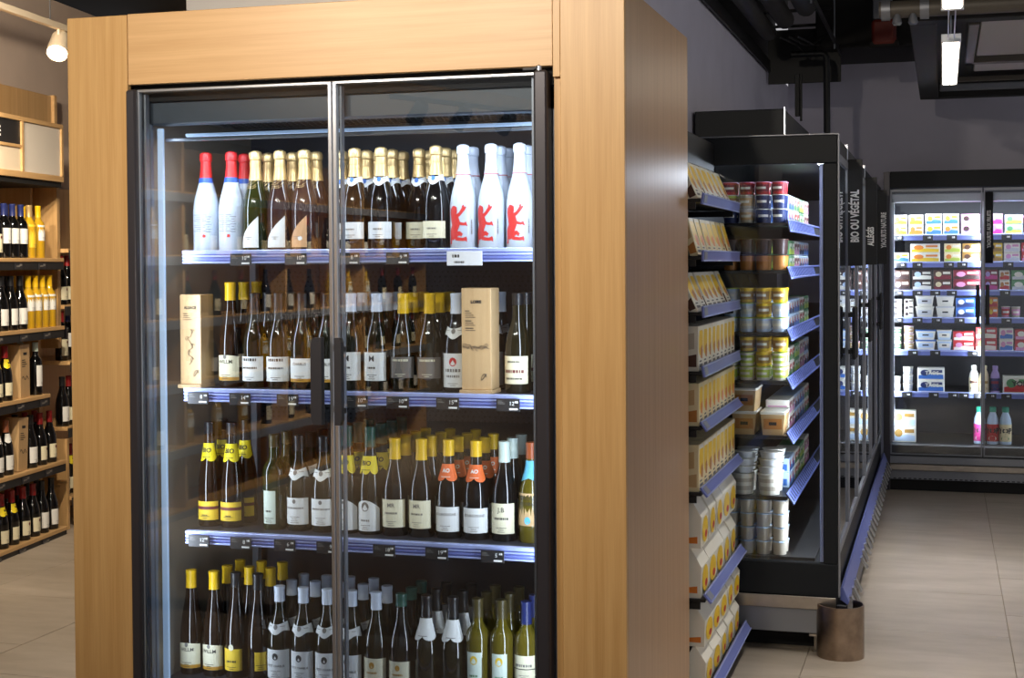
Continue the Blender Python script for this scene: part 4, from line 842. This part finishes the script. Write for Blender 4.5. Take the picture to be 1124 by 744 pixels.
frow(0, [(980, 996, 0.070, 2, 'box', (W, O_, Y_), 'white orange and yellow yogurt pack on top shelf by left jamb'), (997, 1014, 0.070, 2, 'box', (W, O_, 'pk_amber'), 'white and amber yogurt pack on top shelf of far refrigerator'), (1016, 1035, 0.072, 2, 'box', (W, Bl, Y_), 'white and blue yogurt pack beside amber ones'),
         (1036, 1054, 0.072, 2, 'box', (W, Bl, O_), 'white blue and orange yogurt pack beside the pink ones'), (1056, 1077, 0.070, 2, 'box', ('pk_pink', 'pk_lilac', 'pk_choc'), 'pink and lilac yogurt pack, top shelf of far refrigerator'), (1088, 1102, 0.070, 2, 'box', ('pk_pink', 'pk_magenta', 'pk_lilac'), 'pink yogurt pack beside the blade sign'), (1104, 1124, 0.066, 2, 'box', ('pk_paleblue', 'pk_lime', 'pk_green'), 'pale green yogurt pack on top shelf of far refrigerator'), (1125, 1145, 0.066, 2, 'box', ('pk_pink', 'pk_red', W), 'pink and red yogurt pack at end of top shelf')])
frow(1, [(980, 998, 0.068, 1, 'box', (W, Bl, Y_), 'single white and blue yogurt pack on second shelf'), (999, 1033, 0.064, 2, 'box', (W, Y_, O_), 'long yellow yogurt pack on second shelf'), (1037, 1056, 0.064, 2, 'box', ('pk_cream', 'pk_lime', O_), 'cream and lime yogurt pack on second shelf'), (1057, 1078, 0.064, 2, 'box', ('pk_gold', 'pk_cream', 'pk_brown'), 'gold and brown dessert pack on second shelf'),
         (1086, 1102, 0.064, 2, 'box', (Y_, 'pk_gold', 'pk_choc'), 'yellow and gold dessert pack beside the blade sign'), (1103, 1121, 0.064, 2, 'box', (W, 'pk_silver', 'pk_pink'), 'white and silver yogurt pack on second shelf'), (1122, 1142, 0.064, 2, 'box', ('pk_red', 'pk_pink', W), 'red yogurt pack at end of second shelf')])
frow(2, [(980, 999, 0.070, 2, 'box', ('pk_brown', 'pk_choc', 'pk_silver'), 'brown chocolate dessert pack by left jamb'), (1001, 1024, 0.070, 2, 'box', ('pk_choc', W, 'pk_paleblue'), 'white and chocolate dessert pack on third shelf'), (1025, 1046, 0.070, 2, 'box', ('pk_brown', 'pk_crimson', 'pk_cream'), 'brown and crimson dessert pack on third shelf'), (1047, 1078, 0.070, 2, 'box', ('pk_crimson', 'pk_choc', 'pk_pink'), 'long crimson yogurt pack on third shelf'),
         (1081, 1097, 0.070, 2, 'box', ('pk_crimson', 'pk_magenta', 'pk_lilac'), 'crimson and magenta yogurt pack beside door edge'), (1098, 1110, 0.068, 2, 'box', (W, 'pk_red', 'pk_amber'), 'white and red yogurt pack on third shelf'), (1111, 1140, 0.068, 2, 'box', ('pk_green', 'pk_silver', W), 'green yogurt pack on third shelf')])
frow(3, [(980, 990, 0.042, 3, 'box', ('pk_silver', W, 'pk_choc'), 'small white pot pack by left jamb on fourth shelf'), (992, 1003, 0.042, 3, 'box', (W, 'pk_silver', 'pk_choc'), 'small white pot pack beside square tubs'), (1005, 1026, 0.076, 2, 'tub', (W, W, 'pk_silver'), 'white rectangular tub beside small pot packs'), (1028, 1049, 0.076, 2, 'tub', (W, 'pk_silver', W), 'white rectangular tub beside blue packs'),
         (1050, 1072, 0.068, 2, 'box', (Bl, 'pk_navy', W), 'blue yogurt pack on fourth shelf'), (1086, 1097, 0.070, 2, 'box', (O_, 'pk_red', Y_), 'orange yogurt pack on fourth shelf'), (1100, 1111, 0.078, 1, 'pot', ('pk_pink', W, 'pk_red'), 'pinkish single pot on fourth shelf beside orange packs'), (1111, 1122, 0.076, 1, 'pot', ('pk_stone', W, 'pk_pink'), 'stone coloured single pot on fourth shelf')])
frow(4, [(979, 990, 0.052, 3, 'pot', (W, W, 'pk_green'), 'white and green pot on fifth shelf'), (991, 1004, 0.056, 3, 'pot', (W, 'pk_pink', 'pk_tan'), 'white pot with pink lid on fifth shelf'), (1005, 1028, 0.070, 2, 'tub', (W, Bl, 'pk_paleblue'), 'wide white tub with blue lid on fifth shelf'), (1029, 1046, 0.070, 2, 'tub', ('pk_paleblue', W, W), 'narrow pale blue tub on fifth shelf'),
         (1047, 1071, 0.066, 2, 'box', ('pk_red', W, 'pk_pink'), 'red yogurt pack on fifth shelf beside tubs'), (1072, 1096, 0.080, 2, 'box', ('pk_red', W, Y_), 'tall red and white pack behind the door edge'), (1098, 1114, 0.078, 2, 'box', (W, Bl, 'pk_pink'), 'white and blue pack on fifth shelf'), (1115, 1140, 0.074, 2, 'box', ('pk_red', 'pk_pink', W), 'red and pink pack at end of fifth shelf')])
frow(5, [(979, 989, 0.052, 2, 'pot', (W, W, 'pk_silver'), 'small white pot by left jamb on sixth shelf'), (990, 1003, 0.057, 3, 'pot', (W, W, 'pk_silver'), 'wider white pot in tall stack on sixth shelf'), (1007, 1038, 0.084, 2, 'box', (W, Bl, 'pk_navy', 'TAOS', 'pk_white'), 'blue and white pack lettered TAOS on sixth shelf'), (1102, 1136, 0.12, 1, 'box', (W, 'pk_red', 'pk_green', 'YOP', 'ink'), 'white and red bottle pack lettered YOP on sixth shelf')])
frow(6, [(978, 1006, 0.110, 2, 'box', (W, 'pk_paleblue', 'pk_gold'), 'large white and blue yogurt pack on bottom deck')])
def drink(r, h, body, capm, band, word):
    P_ = [(r*0.9, 0), (r, 0.004), (r, h*0.55), (r*0.9, h*0.68), (r*0.62, h*0.8), (r*0.5, h*0.84), (r*0.5, h*0.88)]
    parts = [('bottle_body', MB().lathe(P_, 18).mesh('bottle_body', body, True)), ('screw_cap', MB().lathe([(r*0.58, h*0.86), (r*0.58, h*0.99), (r*0.5, h), (0.0001, h)], 16).mesh('screw_cap', capm, True))]
    rf = lambda z: r+0.0007; m = MB().patch(rf, h*0.08, h*0.54, -100, 100, 1, 16, 0); rt = lambda z: r+0.0013
    n = 12; m.wrap([(r*0.7*math.cos(2*math.pi*k/n), h*0.07*math.sin(2*math.pi*k/n)) for k in range(n)], [tuple(range(n))], rt, 0, h*0.16, 2)
    if word: m.wrap(*text_geo(word, h*0.2, 'CENTER', 0.003), rt, 0, h*0.36, 1)
    else: m.patch(rt, h*0.34, h*0.44, -50, 50, 1, 8, 2)
    parts.append(('label', m.mesh('label', band))); return parts
for x, b, c_, l_, wd, nm in ((1077, 'pk_paleblue', 'pk_teal', ['pk_magenta', 'ink', W], 'YOP', 'pale drink bottle with green cap and magenta YOP label'), (1091.5, 'pk_paleblue', 'pk_teal', ['pk_red', 'ink', W], 'YOP', 'pale drink bottle with green cap and red YOP label'), (1105.5, 'pk_paleblue', 'pk_teal', ['pk_cream', 'ink', 'pk_green'], 'YOP', 'pale drink bottle with green cap and cream YOP label')):
    place('drinking_yogurt_bottle', drink(0.040, 0.258, b, c_, l_, wd), nm, 'bottle', (fx(x), YF+0.165, 0.322), R(-6))
for x, b, l_, nm in ((1070.5, 'pk_white', ['pk_cream', 'ink', 'pk_brown'], 'white drink bottle with brown label on sixth shelf'), (1082, 'pk_cream', ['pk_cream', 'ink', 'pk_gold'], 'cream drink bottle with gold label on sixth shelf'), (1094, 'pk_lilac', ['pk_navy', 'ink', 'pk_crimson'], 'lilac drink bottle with navy label on sixth shelf')):
    place('drinking_yogurt_bottle', drink(0.032, 0.188, b, b, l_, None), nm, 'bottle', (fx(x), YF+0.155, 0.678), R(-6))

# ================================================================ ceiling services over the right aisle
# suspended linear lamps
for yl in LINEAR:
    t = thing('suspended_linear_lamp', 'lit slim linear lamp hanging on wires %s' % ('beside the ceiling cassette' if yl > 7 else 'over the steel guard'), 'lamp', (0.035, yl, 2.57))
    obj('housing', MB().bbox(-0.042, 0.042, -0.83, 0.83, 0.004, 0.035, b=0.003), 'white_wall', t)
    for sx in (-0.018, 0.018): obj('diffuser', BB(sx-0.015, sx+0.015, -0.80, 0.80, -0.001, 0.0035, b=0.001), 'lamp_on', t)
    for ye in (-0.85, 0.831): obj('end_cap', BB(-0.043, 0.043, ye, ye+0.019, -0.001, 0.036, b=0.002), 'alu', t)
    for yy in (-0.7, 0.7): obj('hanging_wire', MB().tube([(0, yy, 0.035), (0, yy, 1.03)], 0.002, 6), 'alu', t)
    if yl > 7: obj('link_bar', BB(-0.016, -0.010, -1.69, -0.851, 0.010, 0.016, b=0.001).bbox(0.010, 0.016, -1.69, -0.851, 0.010, 0.016, b=0.001), 'alu', t)
# ceiling cassette: dark frame with pale panels
mat('cassette_panel', (176, 170, 166), 0.7); mat('cassette_frame', (26, 24, 23), 0.7); mat('pipe_grey', (92, 86, 78), 0.5, 0.3); mat('lagging', (58, 55, 54), 0.7); mat('duct_black', (22, 20, 19), 0.7); mat('red_paint', (120, 36, 22), 0.5); mat('conduit', (16, 16, 17), 0.5)
t = thing('ceiling_cassette', 'dark framed ceiling cassette with pale panels near the back wall', 'air unit', (0.6, 8.7, 2.7))
fr = MB()
for a_, b_, c_, d_ in ((-0.75, 1.6, 1.62, 1.74), (-0.75, 1.6, -1.7, -1.58), (-0.75, -0.63, -1.58, 1.62), (1.48, 1.6, -1.58, 1.62)): fr.bbox(a_, b_, c_, d_, 0.0, 0.16, b=0.004)
obj('outer_frame', fr, 'cassette_frame', t)
obj('tray', B(-0.63, 1.48, -1.58, 1.62, 0.12, 0.15), 'duct_black', t)
for k, (ya, yb_) in enumerate(((-1.2, 0.05), (0.25, 0.75))):
    obj('panel', BB(-0.42, 1.4, ya, yb_, 0.06, 0.08, b=0.004), 'cassette_panel', t)
obj('cross_bar', BB(-0.48, 1.45, 0.10, 0.20, 0.03, 0.07, b=0.004), 'pipe_grey', t); obj('cross_bar', BB(-0.48, -0.43, -1.3, 0.2, 0.03, 0.07, b=0.004), 'pipe_grey', t)
obj('cross_bar', BB(-0.62, 1.47, 1.28, 1.36, 0.01, 0.05, b=0.004), 'alu_dull', t); obj('cross_bar', BB(-0.62, 1.47, 1.0, 1.04, 0.03, 0.06, b=0.004), 'pipe_grey', t)
for sx in (-0.69, 1.54):
    for sy in (-1.64, 1.68): obj('hanger_rod', MB().tube([(sx, sy, 0.16), (sx, sy, 0.9)], 0.006, 6), 'alu_dull', t)
# dark duct in front of the back wall
o = obj('ceiling_duct', BB(-0.80, 0.1, 9.75, 10.6, 2.985, 3.59, b=0.01), 'duct_black'); tag(o, 'black rectangular duct under the ceiling before back wall', 'duct')
# horizontal grey pipe with clamps and red valve housing
t = thing('water_pipe', 'grey horizontal sprinkler pipe with clamps under the ceiling', 'pipe', (0.6, 6.9, 2.742))
obj('pipe_run', MB().tube([(-0.88, 0, 0), (2.2, 0, 0)], 0.040, 16), 'pipe_grey', t, True)
for x in (-0.85, -0.68, 0.35): obj('clamp', MB().tube([(x-0.02, 0, 0), (x+0.02, 0, 0)], 0.05, 16).box(x-0.008, x+0.008, -0.01, 0.01, 0.04, 0.85), 'alu_dull', t, True)
for x in (-0.80, -0.73): obj('valve', MB().lathe([(0.016, -0.05), (0.022, -0.04), (0.018, -0.02), (0.012, 0)], 12, 0, (x, -0.02, -0.025)), 'alu_dull', t, True)
t = thing('red_alarm_bell', 'dark red valve housing hanging beside the black duct', 'valve', (-0.355, 9.5, 2.945))
obj('housing', MB().bbox(-0.075, 0.075, -0.06, 0.06, 0, 0.165, b=0.02, seg=2), 'red_paint', t)
obj('bracket', BB(-0.07, 0.05, -0.05, 0.05, 0.166, 0.30, b=0.006), 'alu_dull', t)
obj('rim', MB().bbox(-0.09, 0.09, -0.055, 0.07, -0.012, 0.03, b=0.006), 'duct_black', t)
obj('hanger', MB().tube([(-0.01, 0, 0.30), (-0.01, 0, 0.65)], 0.01, 8), 'alu_dull', t)
# three lagged pipes and cable tray along the side wall
for k, (x, zz, r) in enumerate(((-1.02, 2.99, 0.05), (-0.90, 3.03, 0.055), (-0.76, 3.07, 0.06))):
    o = obj('lagged_pipe', MB().tube([(x, 4.9, zz), (x, 9.0-0.2*k, zz)], r, 14), 'lagging', None, True)
    tag(o, ('thin dark lagged pipe next to the grey side wall', 'middle dark lagged pipe along the side wall', 'thick dark lagged pipe farthest from the side wall')[k], 'pipe')
t = thing('cable_tray', 'black cable tray around the lagged pipes along side wall', 'tray', (-0.93, 7.4, 2.9))
obj('tray_lip', BB(-0.2, -0.185, -2.5, 2.55, -0.03, 0.05, b=0.002), 'conduit', t); obj('tray_lip', BB(0.27, 0.28, -2.5, 2.55, 0.06, 0.10, b=0.002), 'conduit', t)
for k in range(9): obj('rung', BB(-0.184, 0.269, -2.4+0.6*k, -2.36+0.6*k, 0.245, 0.26, b=0.002), 'conduit', t)
obj('tray_end', BB(-0.2, 0.28, 2.551, 2.57, -0.11, 0.25, b=0.002), 'conduit', t)
for yy in (-2.0, 0.3, 2.0):
    obj('hanger_rod', MB().tube([(0.275, yy, 0.03), (0.275, yy, 0.69)], 0.006, 6), 'alu_dull', t)
for k in range(3): obj('cable', MB().tube([(0.02+0.05*k, 1.2, 0.0), (0.05+0.05*k, 1.9, 0.05), (0.1+0.06*k, 2.3, 0.02+0.08*k), (0.16+0.03*k, 2.5, 0.2+0.1*k), (0.15+0.04*k, 2.54, 0.5)], 0.006, 6), 'duct_black', t, True)
o = obj('drop_conduit', MB().tube([(-0.93, 9.5, 2.92), (-0.74, 9.5, 2.92), (-0.722, 9.5, 2.912), (-0.712, 9.5, 2.89), (-0.71, 9.5, 2.84), (-0.708, 9.5, 2.31)], 0.021, 12), 'conduit', None, True); tag(o, 'black bent conduit dropping onto the refrigerator row roof', 'conduit')
mat('cable_yellow', (150, 130, 40), 0.6)
o = obj('wall_conduit', BB(-0.905, -0.875, 9.45, 9.48, 2.52, 2.79, b=0.003).bbox(-0.874, -0.86, 9.45, 9.47, 2.49, 2.79, b=0.002), 'conduit'); tag(o, 'short black cable duct hanging below the tray end', 'conduit')

# ================================================================ left wine shelving (stands parallel to wall_left)
LS = thing('wine_shelving', 'tall oak wine shelving with upper sign boxes along left wall', 'shelf', LA, LRZ)
def S_(name, mb, mats, par=None): return obj(name, mb, mats, par or LS)
LZ = [1.642, 1.241, 0.856, 0.446, 0.050]
S_('back_panel', B(-2.4, 0.83, 0.43, 0.45, 0, 2.62), 'pale_oak_v')
S_('end_panel', BB(0.80, 0.83, 0.16, 0.43, 0.0, 1.60, b=0.002), 'pale_oak_v')
S_('end_panel', BB(0.80, 0.83, 0.20, 0.43, 1.601, 2.08, b=0.002), 'pale_oak_v')
for i, z in enumerate(LZ):
    e = 0.62 if i == 2 else 0.815
    sh = S_('shelf', BB(-2.4, e, 0.0, 0.425, z-0.022, z, b=0.002), 'pale_oak')
    obj('price_rail', BB(-2.4, e+0.005, 0.006, 0.018, z-0.068, z-0.0225, b=0.002), 'tag_black', sh)
    for k in range(11):
        x = -2.3+0.28*k+(0.05 if i % 2 else 0)
        if x < e-0.1: obj('price_tag', BB(x, x+0.085, 0.0, 0.005, z-0.064, z-0.028, b=0.001).box(x+0.012, x+0.05, -0.0008, 0, z-0.05, z-0.042, 1).box(x+0.05, x+0.075, -0.0008, 0, z-0.045, z-0.034, 1), ['graphite', 'ink_grey'], sh)
S_('plinth', BB(-2.4, 0.80, 0.03, 0.42, 0.0, 0.02, b=0.001), 'gap_black')
# upper box with framed panels
ub = MB().bbox(-2.4, 0.83, 0.0, 0.02, 2.405, 2.43, b=0.002).bbox(-2.4, 0.83, 0.0, 0.02, 2.09, 2.125, b=0.002).bbox(0.805, 0.83, 0.0, 0.02, 2.1255, 2.4045, b=0.002).bbox(0.315, 0.342, 0.0, 0.02, 2.1255, 2.4045, b=0.002).bbox(-0.35, 0.3145, 0.0, 0.02, 2.255, 2.272, b=0.002)
S_('sign_box_frame', ub, 'pale_oak')
S_('sign_box_body', BB(-2.4, 0.83, 0.021, 0.42, 2.105, 2.43, b=0.002), 'pale_oak_v')
S_('sign_box_underside', B(-2.4, 0.825, 0.015, 0.42, 2.06, 2.089), 'gap_black')
mat('panel_white', (226, 218, 206), 0.25); mat('panel_cream', (232, 216, 190), 0.5)
S_('white_panel', BB(0.3425, 0.8045, 0.010, 0.0195, 2.126, 2.404, b=0.001), 'panel_white')
m = MB().bbox(-0.35, 0.3145, 0.010, 0.0195, 2.2725, 2.404, b=0.001); m.text('E', 0.075, (0.092, 0.009, 2.33), (1, 0, 0), (0, 0, 1), 1, 'RIGHT', 0.003)
o = S_('black_sign_panel', m, ['tag_black', 'print_white'])
S_('cream_panel', BB(-0.35, 0.3145, 0.010, 0.0195, 2.126, 2.2545, b=0.001), 'panel_cream')
S_('top_board', BB(-2.4, 1.42, 0.36, 0.42, 2.431, 2.675, b=0.002), 'pale_oak_v'); S_('top_post', BB(1.421, 1.46, 0.34, 0.42, 2.431, 2.68, b=0.002), 'pale_oak'); 
# bottles of the left shelving
def lb_(prof, gl, cap, pap, z0, z1, zc, bibc=None, seal=False, half=62, words=()):
    ex = [('label', label(prof, z0, z1, half, words, 3, 0, None, (z1-0.018, 0.008, 2) if seal else None), [pap, 'ink_grey', 'maroon_print'])]
    if bibc: ex.append(('neck_bib', bib(prof, 0.19, 0.228, 'BIO' if bibc == 'paper_bib' else None, 75, 2, 0.014), [bibc, 'ink']))
    return make_bottle(prof, gl, (zc, cap), ex)
LB = {'bordeaux_cream': lb_('bordeaux', 'glass_black', 'red_cap', 'paper_cream', 0.03, 0.13, 0.235, None, True), 'bordeaux_white': lb_('bordeaux', 'glass_black', 'navy_cap', 'paper_white', 0.08, 0.165, 0.235), 'gold_yellow': lb_('bordeaux', 'glass_gold', 'gold_foil', 'paper_yellow', 0.06, 0.19, 0.235), 'gold_white': lb_('bordeaux', 'glass_gold', 'yellow_cap', 'paper_white', 0.10, 0.19, 0.235),
      'burg_white': lb_('burgundy', 'glass_black', 'black_cap', 'paper_white', 0.03, 0.12, 0.245), 'burg_bib': lb_('burgundy', 'glass_black', 'red_cap', 'paper_cream', 0.03, 0.10, 0.235, 'paper_bib'), 'burg_red': lb_('burgundy', 'glass_black', 'red_cap', 'paper_cream', 0.03, 0.11, 0.235, None, True), 'burg_wbib': lb_('burgundy', 'glass_black', 'tan_cap', 'paper_white', 0.03, 0.11, 0.235, 'paper_white'), 'tall_white': lb_('bordeaux', 'glass_black', 'mint_cap', 'paper_white', 0.05, 0.17, 0.25)}
LN = {'bordeaux_cream': 'dark red wine bottle with cream sealed label', 'bordeaux_white': 'dark wine bottle with navy capsule and white label', 'gold_yellow': 'golden wine bottle with yellow label', 'gold_white': 'golden wine bottle with white label', 'burg_white': 'black wine bottle with black capsule and white label', 'burg_bib': 'red capped wine bottle with yellow BIO collar',
      'burg_red': 'red capped wine bottle with cream sealed label', 'burg_wbib': 'tan capped wine bottle with white collar', 'tall_white': 'black wine bottle with pale capsule and white label'}
# px centre -> s along the shelf (front plane): s = 0.037 + px*0.0109 ; stands 0.06 behind the edge
def sl(px): return 0.036+px*0.0109
def lwine(kind, s, off, i, lab=None):
    lb = '%s, %s, %s shelf of left wine shelving' % (LN[kind], 'front' if off < 0.1 else 'behind', ('top', 'second', 'third', 'fourth', 'lowest')[i])
    place('wine_bottle', LB[kind], lb, 'bottle', L3(s, off, LZ[i]), LRZ+R(crb.uniform(-8, 8)), lb)
LROWS = [[(-6, 'bordeaux_cream'), (6, 'bordeaux_cream'), (15, 'bordeaux_white'), (24, 'bordeaux_white'), (33, 'bordeaux_white'), (42, 'gold_yellow'), (52, 'gold_white')],
         [(-9, 'burg_white'), (1, 'burg_white'), (11, 'burg_white'), (21, 'burg_white'), (31, 'burg_white'), (40, 'gold_white'), (48, 'gold_white'), (56, 'gold_white'), (64, 'gold_white')],
         [(-6, 'burg_bib'), (4, 'burg_bib'), (14, 'burg_bib'), (47, 'tall_white')],
         [(-6, 'burg_wbib'), (4, 'burg_wbib'), (14, 'burg_wbib'), (40, 'burg_white'), (51, 'burg_red'), (62, 'burg_red')],
         [(-3, 'burg_bib'), (8, 'burg_bib'), (19, 'burg_bib'), (31, 'burg_red'), (42, 'burg_red'), (52, 'burg_white'), (63, 'burg_white')]]
for i, row in enumerate(LROWS):
    for px, kind in row:
        for r in range(2): lwine(kind, sl(px), 0.055+r*0.092, i)
def left_box(s, i, lean, lab, h=0.31):
    t = thing('wooden_region_box', lab, 'display box', L3(s, 0.06, LZ[i]), LRZ)
    b = obj('box_body', BB(-0.055, 0.055, -0.03, 0.05, 0, h, b=0.0015), 'crate_wood', t)
    m = MB(); m.box(-0.02, 0.02, -0.0312, -0.0302, h-0.06, h-0.045)
    for k in range(4): m.box(-0.035, 0.0+0.01*(k % 3), -0.0312, -0.0302, h-0.09-k*0.012, h-0.086-k*0.012)
    m.tube([(-0.035+0.009*q, -0.031, 0.11+0.012*math.sin(q*1.3)) for q in range(9)], 0.0014, 5)
    obj('lettering', m, 'ink', b)['kind'] = 'stuff'; t.rotation_euler = (0, R(lean), LRZ)
left_box(sl(31), 2, 0, 'pale wooden region box upright on third shelf of left wine shelving', 0.30)
left_box(sl(27), 3, 4, 'pale wooden region box leaning on fourth shelf of left wine shelving', 0.30)
# second unit round the corner, seen in the gap beside the oak surround
L2 = thing('corner_wine_shelving', 'small oak wine shelving behind the end of left shelving', 'shelf', L3(1.0, 0.0, 0), LRZ)
for z, d0 in ((0.20, 0.0), (0.62, 0.02), (1.02, 0.0), (1.36, 0.03), (1.70, 0.0)):
    sh = obj('shelf', BB(-0.02, 1.1, 0.05+d0, 0.44, z-0.025, z, b=0.002), 'pale_oak', L2); obj('price_rail', BB(-0.02, 1.1, 0.035+d0, 0.048+d0, z-0.065, z-0.01, b=0.002), 'tag_black', sh)
obj('back_panel', B(-0.02, 1.1, 0.44, 0.455, 0, 2.1), 'pale_oak_v', L2); obj('side_panel', BB(-0.05, -0.021, 0.06, 0.44, 0, 0.55, b=0.002), 'pale_oak_v', L2); obj('post', BB(-0.06, -0.022, 0.10, 0.44, 1.1, 2.15, b=0.002), 'pale_oak_v', L2)
for z, kinds in ((0.62, ('burg_white', 'burg_red')), (1.02, ('bordeaux_cream', 'bordeaux_white')), (1.36, ('bordeaux_white', 'bordeaux_cream')), (0.2, ('burg_red', 'burg_bib'))):
    for q in range(4):
        k = kinds[q % 2]; lb = '%s on corner wine shelving, shelf %s' % (LN[k], {0.2: 'lowest', 0.62: 'second', 1.02: 'third', 1.36: 'fourth'}[z])
        if z == 1.36 : continue
        place('wine_bottle', LB[k], lb, 'bottle', L3(1.04+0.09*q, 0.13, z), LRZ, lb)
for q in range(4):
    t = place('wine_bottle', LB['burg_red'], 'red capped wine bottle on corner wine shelving, fourth shelf', 'bottle', L3(1.04+0.09*q, 0.13, 1.36), LRZ, 'red capped wine bottle on corner wine shelving, fourth shelf')

# track with spotlights
def track(name, pts, heads, lab, body='white_wall'):
    a, b_ = Vector(pts[0]), Vector(pts[1]); t = thing(name, lab, 'track light', a); d = b_-a; L_ = d.length; rz = math.atan2(d.y, d.x); t.rotation_euler = (0, 0, rz)
    obj('track', BB(0, L_, -0.018, 0.018, 0.0, 0.035, b=0.002), body, t)
    obj('suspension', MB().tube([(0.2*L_, 0, 0.035), (0.2*L_, 0, 3.6-a.z)], 0.004, 6).tube([(0.8*L_, 0, 0.035), (0.8*L_, 0, 3.6-a.z)], 0.004, 6), 'alu', t)
    for s_, aim in heads:
        loc = Vector((s_, 0, -0.10)); wl_ = a+d.normalized()*s_+Vector((0, 0, -0.10)); q = Matrix.Rotation(-rz, 3, 'Z') @ (Vector(aim)-wl_)
        rm = q.to_track_quat('-Z', 'Y').to_matrix().to_4x4(); T = Matrix.Translation(loc) @ rm
        h = obj('lamp_head', MB().lathe([(0.038, 0.11), (0.052, 0.085), (0.060, -0.055), (0.055, -0.057), (0.050, -0.02)], 20, 0, T=T), body, t, True)
        obj('lens', MB().lathe([(0.052, -0.046), (0.052, -0.042)], 18, 0, T=T), 'led_warm', h)
        obj('yoke', MB().tube([loc+Vector((0, 0, 0.10)), loc+Vector((0, 0, 0.0))], 0.008, 8), body, h)
track('track_light', ((-4.452, 5.0, 2.92), (-4.806, 7.55, 2.92)), [(2.16, (-4.3, 6.0, 1.6))], 'pale ceiling track with one lit spotlight beside the left shelving', 'panel_cream')
track('track_light', ((-3.2, 1.2, 3.06), (-0.7, 1.2, 3.06)), [(0.45, (-2.35, 3.95, 1.95)), (1.3, (-1.75, 3.95, 2.1)), (2.15, (-1.0, 3.95, 1.9))], 'black ceiling track whose spotlights face the oak surround', 'charcoal')
track('track_light', ((-4.1, 4.2, 2.96), (-3.6, 5.4, 2.96)), [(0.327, (-4.9, 6.9, 1.9)), (1.29, (-5.2, 7.3, 0.6)), (0.9, (-5.45, 7.6, 2.75))], 'unseen black ceiling track lighting left wine shelving and brightening the wall above', 'charcoal')

# ================================================================ what the glass doors mirror: the shop behind the photographer, left side
RS = thing('rear_wine_shelving', 'long oak wine shelving behind the photographer along the left side', 'shelf', (-4.6, -4.9, 0), R(90))
for z in (0.05, 0.45, 0.86, 1.26, 1.66, 2.06):
    sh = obj('shelf', BB(0, 6.0, 0.0, 0.42, z-0.022, z, b=0.002), 'pale_oak', RS); obj('price_rail', BB(0, 6.0, -0.014, -0.001, z-0.066, z-0.01, b=0.002), 'rail_grey', sh)
obj('back_panel', B(0, 6.0, 0.43, 0.45, 0, 2.4), 'pale_oak_v', RS)
for x in (0.0, 1.5, 3.0, 4.5, 5.97): obj('upright', BB(x, x+0.03, 0.02, 0.42, 0, 2.4, b=0.002), 'pale_oak_v', RS)
for i, z in enumerate((0.45, 0.86, 1.26, 1.66)):
    for q in range(15):
        x = 0.2+q*0.38+0.05*(i % 2); k = ('burg_white', 'burg_red', 'bordeaux_cream', 'gold_white')[(q//3+i) % 4]
        if any(abs(x-u) < 0.07 for u in (0, 1.5, 3.0, 4.5, 5.97)): continue
        lb = '%s on rear wine shelving, %s shelf' % (LN[k], ('second', 'third', 'fourth', 'fifth')[i])
        place('wine_bottle', LB[k], lb, 'bottle', (-4.6-0.08, -4.9+x, z), R(90), lb)
bh = MB().prism([(-6.5, -6), (-2.4, -6), (-2.5, -3.5), (-2.9, -1.6), (-3.6, -0.2), (-4.6, 0.9), (-6.5, 1.8)], 2.75, 3.2, lambda x, y, z: (x, y, z))
struct(obj('ceiling_1', bh, 'white_wall'))
track('track_light', ((-3.6, -1.4, 2.72), (-2.95, -2.9, 2.72)), [(0.25, (-4.6, -2.2, 1.2)), (0.7, (-4.6, -2.6, 1.2)), (1.2, (-4.6, -3.6, 1.2))], 'black track under the curved white soffit', 'charcoal')
spot('soffit_spot_light', (-3.4, -1.7, 2.55), (-4.6, -2.6, 1.0), 260, WARM, 90, 0.9, 0.05)
spot('soffit_spot_light', (-3.2, -3.2, 2.55), (-4.6, -3.6, 1.0), 260, WARM, 90, 0.9, 0.05)
spot('soffit_spot_light', (-3.4, 0.0, 2.65), (-4.6, -0.6, 1.0), 260, WARM, 90, 0.9, 0.05)
